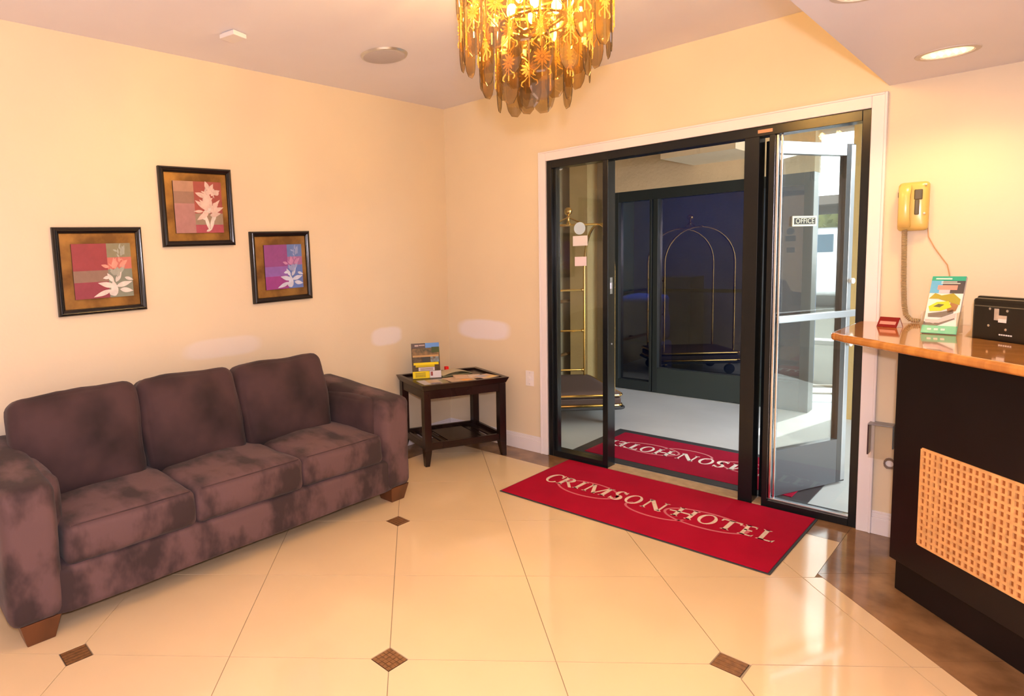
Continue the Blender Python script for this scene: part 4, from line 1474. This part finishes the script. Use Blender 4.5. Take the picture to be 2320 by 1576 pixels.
# ------------------------------------------------------------------ porch outside
pf = root_struct('floor_porch')
MB().box(-3.0, 6.0, .12, 3.9, -.08, -.004).build('slab', concrete_m, pf)
gr = root_struct('ground')
MB().box(-40, 30, 3.9, 60, -.10, -.03).build('roadway', asphalt_m, gr)
MB().box(-3.0, 6.0, 7.3, 7.6, -.03, .03).build('kerb', concrete2_m, gr)
struct(MB().box(-3, 3.3, .12, 2.95, 2.46, 2.56).build('ceiling_porch', mat('porch_ceiling', (.70, .56, .38), rough=.8, var=.08, scale=2)))
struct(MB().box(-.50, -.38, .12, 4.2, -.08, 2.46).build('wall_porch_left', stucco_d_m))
struct(MB().box(2.60, 6.6, 2.48, 2.75, -.08, 2.46).build('wall_reflection_block', mat('dark_reflection_block', (.035, .04, .04), rough=.5)))  # unseen dark wall added so the open door's glass mirrors nothing bright
struct(MB().box(2.24, 2.60, 2.48, 2.75, -.08, 2.46).build('wall_porch_right', mat('golden_stucco', (.62, .45, .20), rough=.9, var=.1, scale=3, bump=.4, bscale=35)))
struct(MB().box(-.5, .95, .121, .16, -.08, 2.46).box(2.80, 6.0, .121, .16, -.08, 2.46).box(.95, 2.80, .121, .16, 2.14, 2.46).build('wall_porch_back', stucco_m))
struct(MB().box(-.27, -.06, 2.40, 2.62, -.08, 2.46).build('wall_column', MATS['golden_stucco']))
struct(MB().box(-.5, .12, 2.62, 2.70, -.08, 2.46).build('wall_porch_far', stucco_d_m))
hd = root_struct('wall_header')
MB().box(.12, 1.975, 2.50, 2.70, 2.105, 2.46).build('header_panel', stucco_m, hd)
MB().box(1.0, 1.60, 1.75, 2.50, 2.285, 2.46).build('beam', mat('light_stucco', (.80, .68, .48), rough=.9, bump=.4, bscale=35), hd)
MB().box(1.60, 3.1, 2.38, 2.499, 2.16, 2.46).build('beam', stucco_m, hd) if False else None

# opposite dark storefront
win = root_struct('window_1')
def wbar(x0, x1, z0, z1, name='frame_bar', y0=2.50, y1=2.60, m=None):
    return MB().box(x0, x1, y0, y1, z0, z1).build(name, m or mat('charcoal_frame', (.022, .030, .032), rough=.32), win, bevel=.002)


wbar(.12, .245, 0, 2.105, 'jamb')
wbar(.245, 1.905, 2.00, 2.105, 'head_rail')
wbar(.575, .600, 0, 2.00, 'mullion')
wbar(.610, .660, 0, 2.00, 'mullion')
wbar(.245, .575, 0, .10, 'bottom_rail')
wbar(.660, 1.560, 0, .262, 'kick_rail', m=mat('charcoal_kick', (.032, .045, .045), rough=.35))
wbar(1.56, 1.60, 0, 2.00, 'mullion')
wbar(1.60, 1.905, 0, .262, 'kick_rail', m=MATS['charcoal_kick'])
wbar(1.905, 1.975, 0, 2.105, 'jamb', 2.50, 2.66)
wbar(.66, 1.56, 1.05, 1.085, 'cross_bar', 2.57, 2.60)
MB().box(.245, .575, 2.556, 2.562, .10, 2.00).build('glass_pane', dark_pane_m, win)
MB().box(.660, 1.560, 2.556, 2.562, .262, 2.00).build('glass_pane', dark_pane_m, win)
MB().box(1.60, 1.905, 2.556, 2.562, .262, 2.00).build('glass_pane', dark_pane_m, win)
# the dark blue room behind it
struct(MB().box(-.6, 1.58, 4.2, 4.3, 0, 2.7).build('wall_beyond_back', blue_m))
struct(MB().box(-.6, -.5, 2.62, 4.2, 0, 2.7).build('wall_beyond_left', blue_m))
struct(MB().prism([(1.90, 2.66), (1.96, 2.66), (1.62, 4.3), (1.55, 4.3)], 0, 2.7).build('wall_beyond_right', blue_m))
struct(MB().prism([(-.6, 2.71), (1.95, 2.71), (1.60, 4.3), (-.6, 4.3)], 2.6, 2.7).build('ceiling_beyond', blue_m))
struct(MB().prism([(-.5, 2.62), (1.90, 2.62), (1.56, 4.2), (-.5, 4.2)], -.002, 0.004).build('floor_beyond', mat('dark_tile', (.03, .04, .06), rough=.4)))
light('room_beyond_fill', 'AREA', (.6, 3.0, 2.55), 120, (.08, .42, .80), shape='RECTANGLE', size=1.2, size_y=.5)  # unseen blue fill added to light the room behind the tinted glass
bb = thing('laundry_bin', 'blue laundry bin with a heaped bag inside the dark room beyond', 'bin', (.28, 3.05, .004))
cushion((.42, .40, .50), .05, (.0, .0, .02), 8, .02, 6, 3).build('bag', mat('blue_bag', (.03, .12, .42), rough=.4), bb, smooth='all').location = (0, 0, .72)
cushion((.46, .44, .44), .04, (0, 0, 0), 8).build('tub', mat('blue_tub', (.02, .07, .25), rough=.4), bb, smooth='all').location = (0, 0, .24)
bx = thing('dark_cabinet', 'dark cabinet in the room beyond, behind the laundry bin', 'cabinet', (.30, 3.85, .004))
MB().box(-.25, .25, -.2, .2, 0, 1.15).build('body', mat('cabinet_black', (.02, .02, .03), rough=.4), bx, bevel=.005)
MB().box(-.22, .22, -.21, -.2, .1, 1.1).build('door', mat('cabinet_door', (.03, .035, .05), rough=.35), bx)

# ------------------------------------------------------------------ brass luggage cart
CA = -.754
cart = thing('luggage_cart', 'brass birdcage luggage cart parked outside behind the narrow glass pane', 'luggage cart', (.426, 1.179, 0), CA)
hl, hw, zd, za = .392, .267, .264, 1.734
R_ = hl
for s in (-1, 1):
    pts = [(-hl, s * hw, zd - .01), (-hl, s * hw, za - R_ * 1.05)]
    for k in range(1, 16):
        t = PI - PI * k / 16
        pts.append((hl * math.cos(t), s * hw, za - R_ * 1.05 + R_ * 1.05 * math.sin(t)))
    pts += [(hl, s * hw, za - R_ * 1.05), (hl, s * hw, zd - .01)]
    MB().tube(pts, .0115, 10).build('hoop', brass_m, cart, smooth=True)
MB().tube([(0, -hw - .05, za + .0), (0, hw + .05, za + .0)], .011, 10).ball((0, -hw - .055, za), .016).ball((0, hw + .055, za), .016).build('cross_bar', brass_m, cart, smooth=True)
MB().tube([(0, -.16, za - .002), (0, 0, za + .07), (0, .16, za - .002)], .008, 8).build('brace', brass_m, cart, smooth=True)
MB().lathe([(.012, 0), (.022, .012), (.012, .03), (.009, .06), (.016, .075), (.009, .09)], 16, (0, 0, za + .0)).ball((0, 0, za + .125), .036, 16).build('finial', brass_m, cart, smooth=True)
dk = cushion((2 * hl + .11, 2 * hw + .10, .045), .02, n=6).build('deck', carpet_m, cart, smooth='all')
dk.location = (0, 0, zd - .005)
def loop_rect(hx, hy, z, r, rad=.06):
    pts = []
    for cx, cy, a0 in ((hx - rad, hy - rad, 0), (-hx + rad, hy - rad, 90), (-hx + rad, -hy + rad, 180), (hx - rad, -hy + rad, 270)):
        for k in range(5):
            a = math.radians(a0 + 90 * k / 4)
            pts.append((cx + rad * math.cos(a), cy + rad * math.sin(a), z))
    return MB().tube(pts, r, 8, closed=True)


loop_rect(hl + .062, hw + .060, zd - .002, .010).build('upper_rail', brass_m, cart, smooth=True)
MB().box(-hl - .05, hl + .05, -hw - .045, hw + .045, zd - .085, zd - .028).build('base_frame', mat('dark_brown_base', (.09, .055, .045), rough=.5), cart, bevel=.01)
loop_rect(hl + .060, hw + .058, zd - .090, .012).build('lower_rail', brass_m, cart, smooth=True)
loop_rect(hl + .075, hw + .073, zd - .112, .012).build('rubber_bumper', rubber_m, cart, smooth=True)
for sx in (-1, 1):
    for sy in (-1, 1):
        cx, cy = sx * (hl - .03), sy * (hw - .02)
        MB().tube([(cx, cy, .06), (cx, cy, zd - .09)], .012, 8).build('caster_stem', brass_m, cart, smooth=True)
        MB().lathe([(.045, -.014), (.058, -.010), (.058, .010), (.045, .014)], 18, (cx, cy, .0585), axis='y').build('caster_wheel', rubber_m, cart, smooth=True)
for z in (1.12, .72, .33):
    MB().tube([(-hl, -hw, z), (-hl, hw - .02, z)], .010, 8).ball((-hl, hw - .02, z), .016, 10).build('side_rail', brass_m, cart, smooth=True)

# wooden bumper rails on the porch wall
for z, nm in ((.93, 'brown bumper rail on the porch wall behind the cart, upper one'), (.32, 'brown bumper rail on the porch wall behind the cart, lower one')):
    o = tag(MB().tube([(-.33, .5, z + .02), (-.33, 3.9, z)], .018, 8).box(-.38, -.34, 1.0, 1.04, z, z + .04).box(-.38, -.34, 3.2, 3.24, z - .01, z + .03).build('bumper_rail', mat('rail_brown', (.20, .11, .045), rough=.4), smooth=True), nm, 'rail', 'porch bumper rails')

# dome cameras under the porch ceiling
def cam_dome(label, x, y, z=2.46):
    t = thing('security_camera', label, 'camera', (x, y, z))
    MB().lathe([(.001, -.075), (.030, -.073), (.040, -.060), (.042, -.02), (.048, 0)], 20).build('housing', plastic_w_m, t, smooth=True)
    MB().tube([(0, 0, -.07), (-.01, -.02, -.095), (-.012, -.03, -.11)], .008, 8).build('lens_stem', black_pl_m, t, smooth=True)


cam_dome('white security camera under the porch ceiling beside the mullion', .10, 2.66 - .05)
cam_dome('white security camera under the porch ceiling above the luggage cart', -.28, 2.20)

# ------------------------------------------------------------------ street beyond
def van(label, x, y, rz):
    t = thing('parked_van', label, 'van', (x, y, -.03), rz)
    body = cushion((4.6, 1.8, 1.05), .18, (0, .05, 0), 10)
    b = body.build('body', mat('white_car_paint', (.85, .87, .90), rough=.2), t, smooth='all')
    b.location = (0, 0, .80)
    c = cushion((3.3, 1.6, .75), .22, (0, 0, .04), 10).build('cabin', mat('white_car_paint', (.85, .87, .90)), t, smooth='all')
    c.location = (-.2, 0, 1.50)
    for k in range(3):
        MB().box(-1.65 + k * 1.0, -.8 + k * 1.0, -.83, -.80, 1.32, 1.74).build('window', mat('van_window', (.08, .13, .18), rough=.1), t, bevel=.03)
    for sx in (-1.45, 1.45):
        for sy in (-.82, .82):
            MB().lathe([(.18, -.1), (.32, -.09), (.32, .09), (.18, .1)], 20, (sx, sy, .33), axis='y').build('wheel', rubber_m, t, smooth=True)
    MB().box(2.26, 2.33, -.7, -.5, .75, .9).build('tail_lamp', mat('amber_lamp', (.85, .32, .03), rough=.3), t)
    return t


van('white van parked on the sunlit street seen through the open door', -.55, 14.6, .25)
cp = thing('carport', 'flat brownish carport roof on posts above the street', 'carport', (-1.5, 16.5, -.03))
MB().box(-6, 6, -3, 3, 2.42, 2.62).build('roof', mat('taupe_fascia', (.10, .08, .07), rough=.7), cp)
for x in (-5.6, -1.9, 2.0, 5.6):
    MB().box(x - .08, x + .08, 2.6, 2.76, 0, 2.42).build('post', mat('carport_post', (.5, .5, .48), rough=.6), cp)
leaf_g = mat('foliage_yellow_green', (.10, .105, .022), rough=.8, color2=(.04, .055, .012), scale=3, detail=6)


def bush(label, x, y, r, h):
    t = thing('bush', label, 'bush', (x, y, -.03), random.uniform(0, 3), 'bushes across the street')
    vs, fs = [], []
    rnd = random.Random(int(x * 100))
    for k in range(420):
        a = rnd.uniform(0, 2 * PI)
        e = math.acos(rnd.uniform(-.2, 1))
        q = rnd.uniform(.75, 1.02)
        p = Vector((r * q * math.cos(a) * math.sin(e), r * q * math.sin(a) * math.sin(e), h * .5 + h * .5 * q * math.cos(e)))
        s = rnd.uniform(.10, .22)
        d1 = Vector((rnd.uniform(-1, 1), rnd.uniform(-1, 1), rnd.uniform(-1, 1))).normalized() * s
        d2 = d1.orthogonal().normalized() * s * .5
        n = len(vs)
        vs += [p - d1, p + d2, p + d1, p - d2]
        fs += [(n, n + 1, n + 2, n + 3)]
    MB().add(vs, fs).build('foliage', leaf_g, t)
    MB().tube([(0, 0, 0), (.03, 0, h * .3), (0, .02, h * .6)], [.09, .07, .03], 8).build('trunk', leg_wood_m, t)
    b = cushion((r * 1.3, r * 1.3, h * .8), .35, (0, 0, 0), 8, .15, 1.5, x).build('inner_crown', leaf_g, t, smooth='all')
    b.location = (0, 0, h * .52)


for k, (x, y, r, h) in enumerate(((-6.4, 27.0, 1.5, 2.9), (-3.1, 26.2, 1.5, 3.1), (.3, 27.2, 1.5, 3.1))):
    bush(('yellow-green bush across the street hidden behind the dark storefront, farthest from the doorway', 'tall yellow-green bush across the street seen through the open door glass', 'yellow-green bush across the street hidden by the tan pillar')[k], x, y, r, h)
bl = thing('pale_building', 'pale blue-white low building across the street behind the van', 'building', (-3, 20.5, -.03))
MB().box(-5, 5, -.5, .5, 0, 1.45).build('wall', mat('pale_blue_wall', (.24, .30, .36), rough=.8), bl)
for k in range(6):
    MB().box(-4.5 + 1.6 * k, -3.5 + 1.6 * k, -.53, -.5, .5, 1.2).build('window', mat('pale_window', (.42, .58, .72), rough=.3), bl)
# low bars standing in for railing shadows, and plants by the doorway gap
rr = thing('shadow_bars', 'two low brown bars in place of railing shadows on the sunlit concrete outside', 'rail', (1.9, 3.2, 0))
MB().tube([(-.62, -.30, .14), (.34, .34, .14)], .016, 8).build('bar', mat('shadow_bar_brown', (.25, .21, .16), rough=.5), rr, smooth=True)
MB().tube([(-.62, -.30, .07), (.34, .34, .07)], .010, 8).build('bar', MATS['shadow_bar_brown'], rr, smooth=True)
for f in (0.05, .5, .95):
    x, y = -.62 + .96 * f, -.30 + .64 * f
    MB().tube([(x, y, -.003), (x, y, .15)], .010, 8).build('post', MATS['shadow_bar_brown'], rr, smooth=True)
rr.location = (1.95, 2.98, 0)
wd = thing('weed_clump', 'small green leafy clump growing on the sunlit concrete outside', 'plant', (2.02, 3.55, -.004))
rnd = random.Random(5)
for k in range(26):
    a = rnd.uniform(0, 2 * PI)
    L = rnd.uniform(.08, .2)
    w = rnd.uniform(.015, .03)
    e = rnd.uniform(.5, 1.3)
    p1 = Vector((math.cos(a) * math.cos(e), math.sin(a) * math.cos(e), math.sin(e))) * L
    sd_ = Vector((-math.sin(a), math.cos(a), 0)) * w
    q = p1 * .55 + Vector((0, 0, .01))
    MB().add([(0, 0, 0), tuple(q - sd_), tuple(p1), tuple(q + sd_), tuple(q + Vector((0, 0, .006)))], [(0, 1, 4), (1, 2, 4), (2, 3, 4), (3, 0, 4), (0, 3, 2, 1)]).build('leaf', leaf_g, wd)
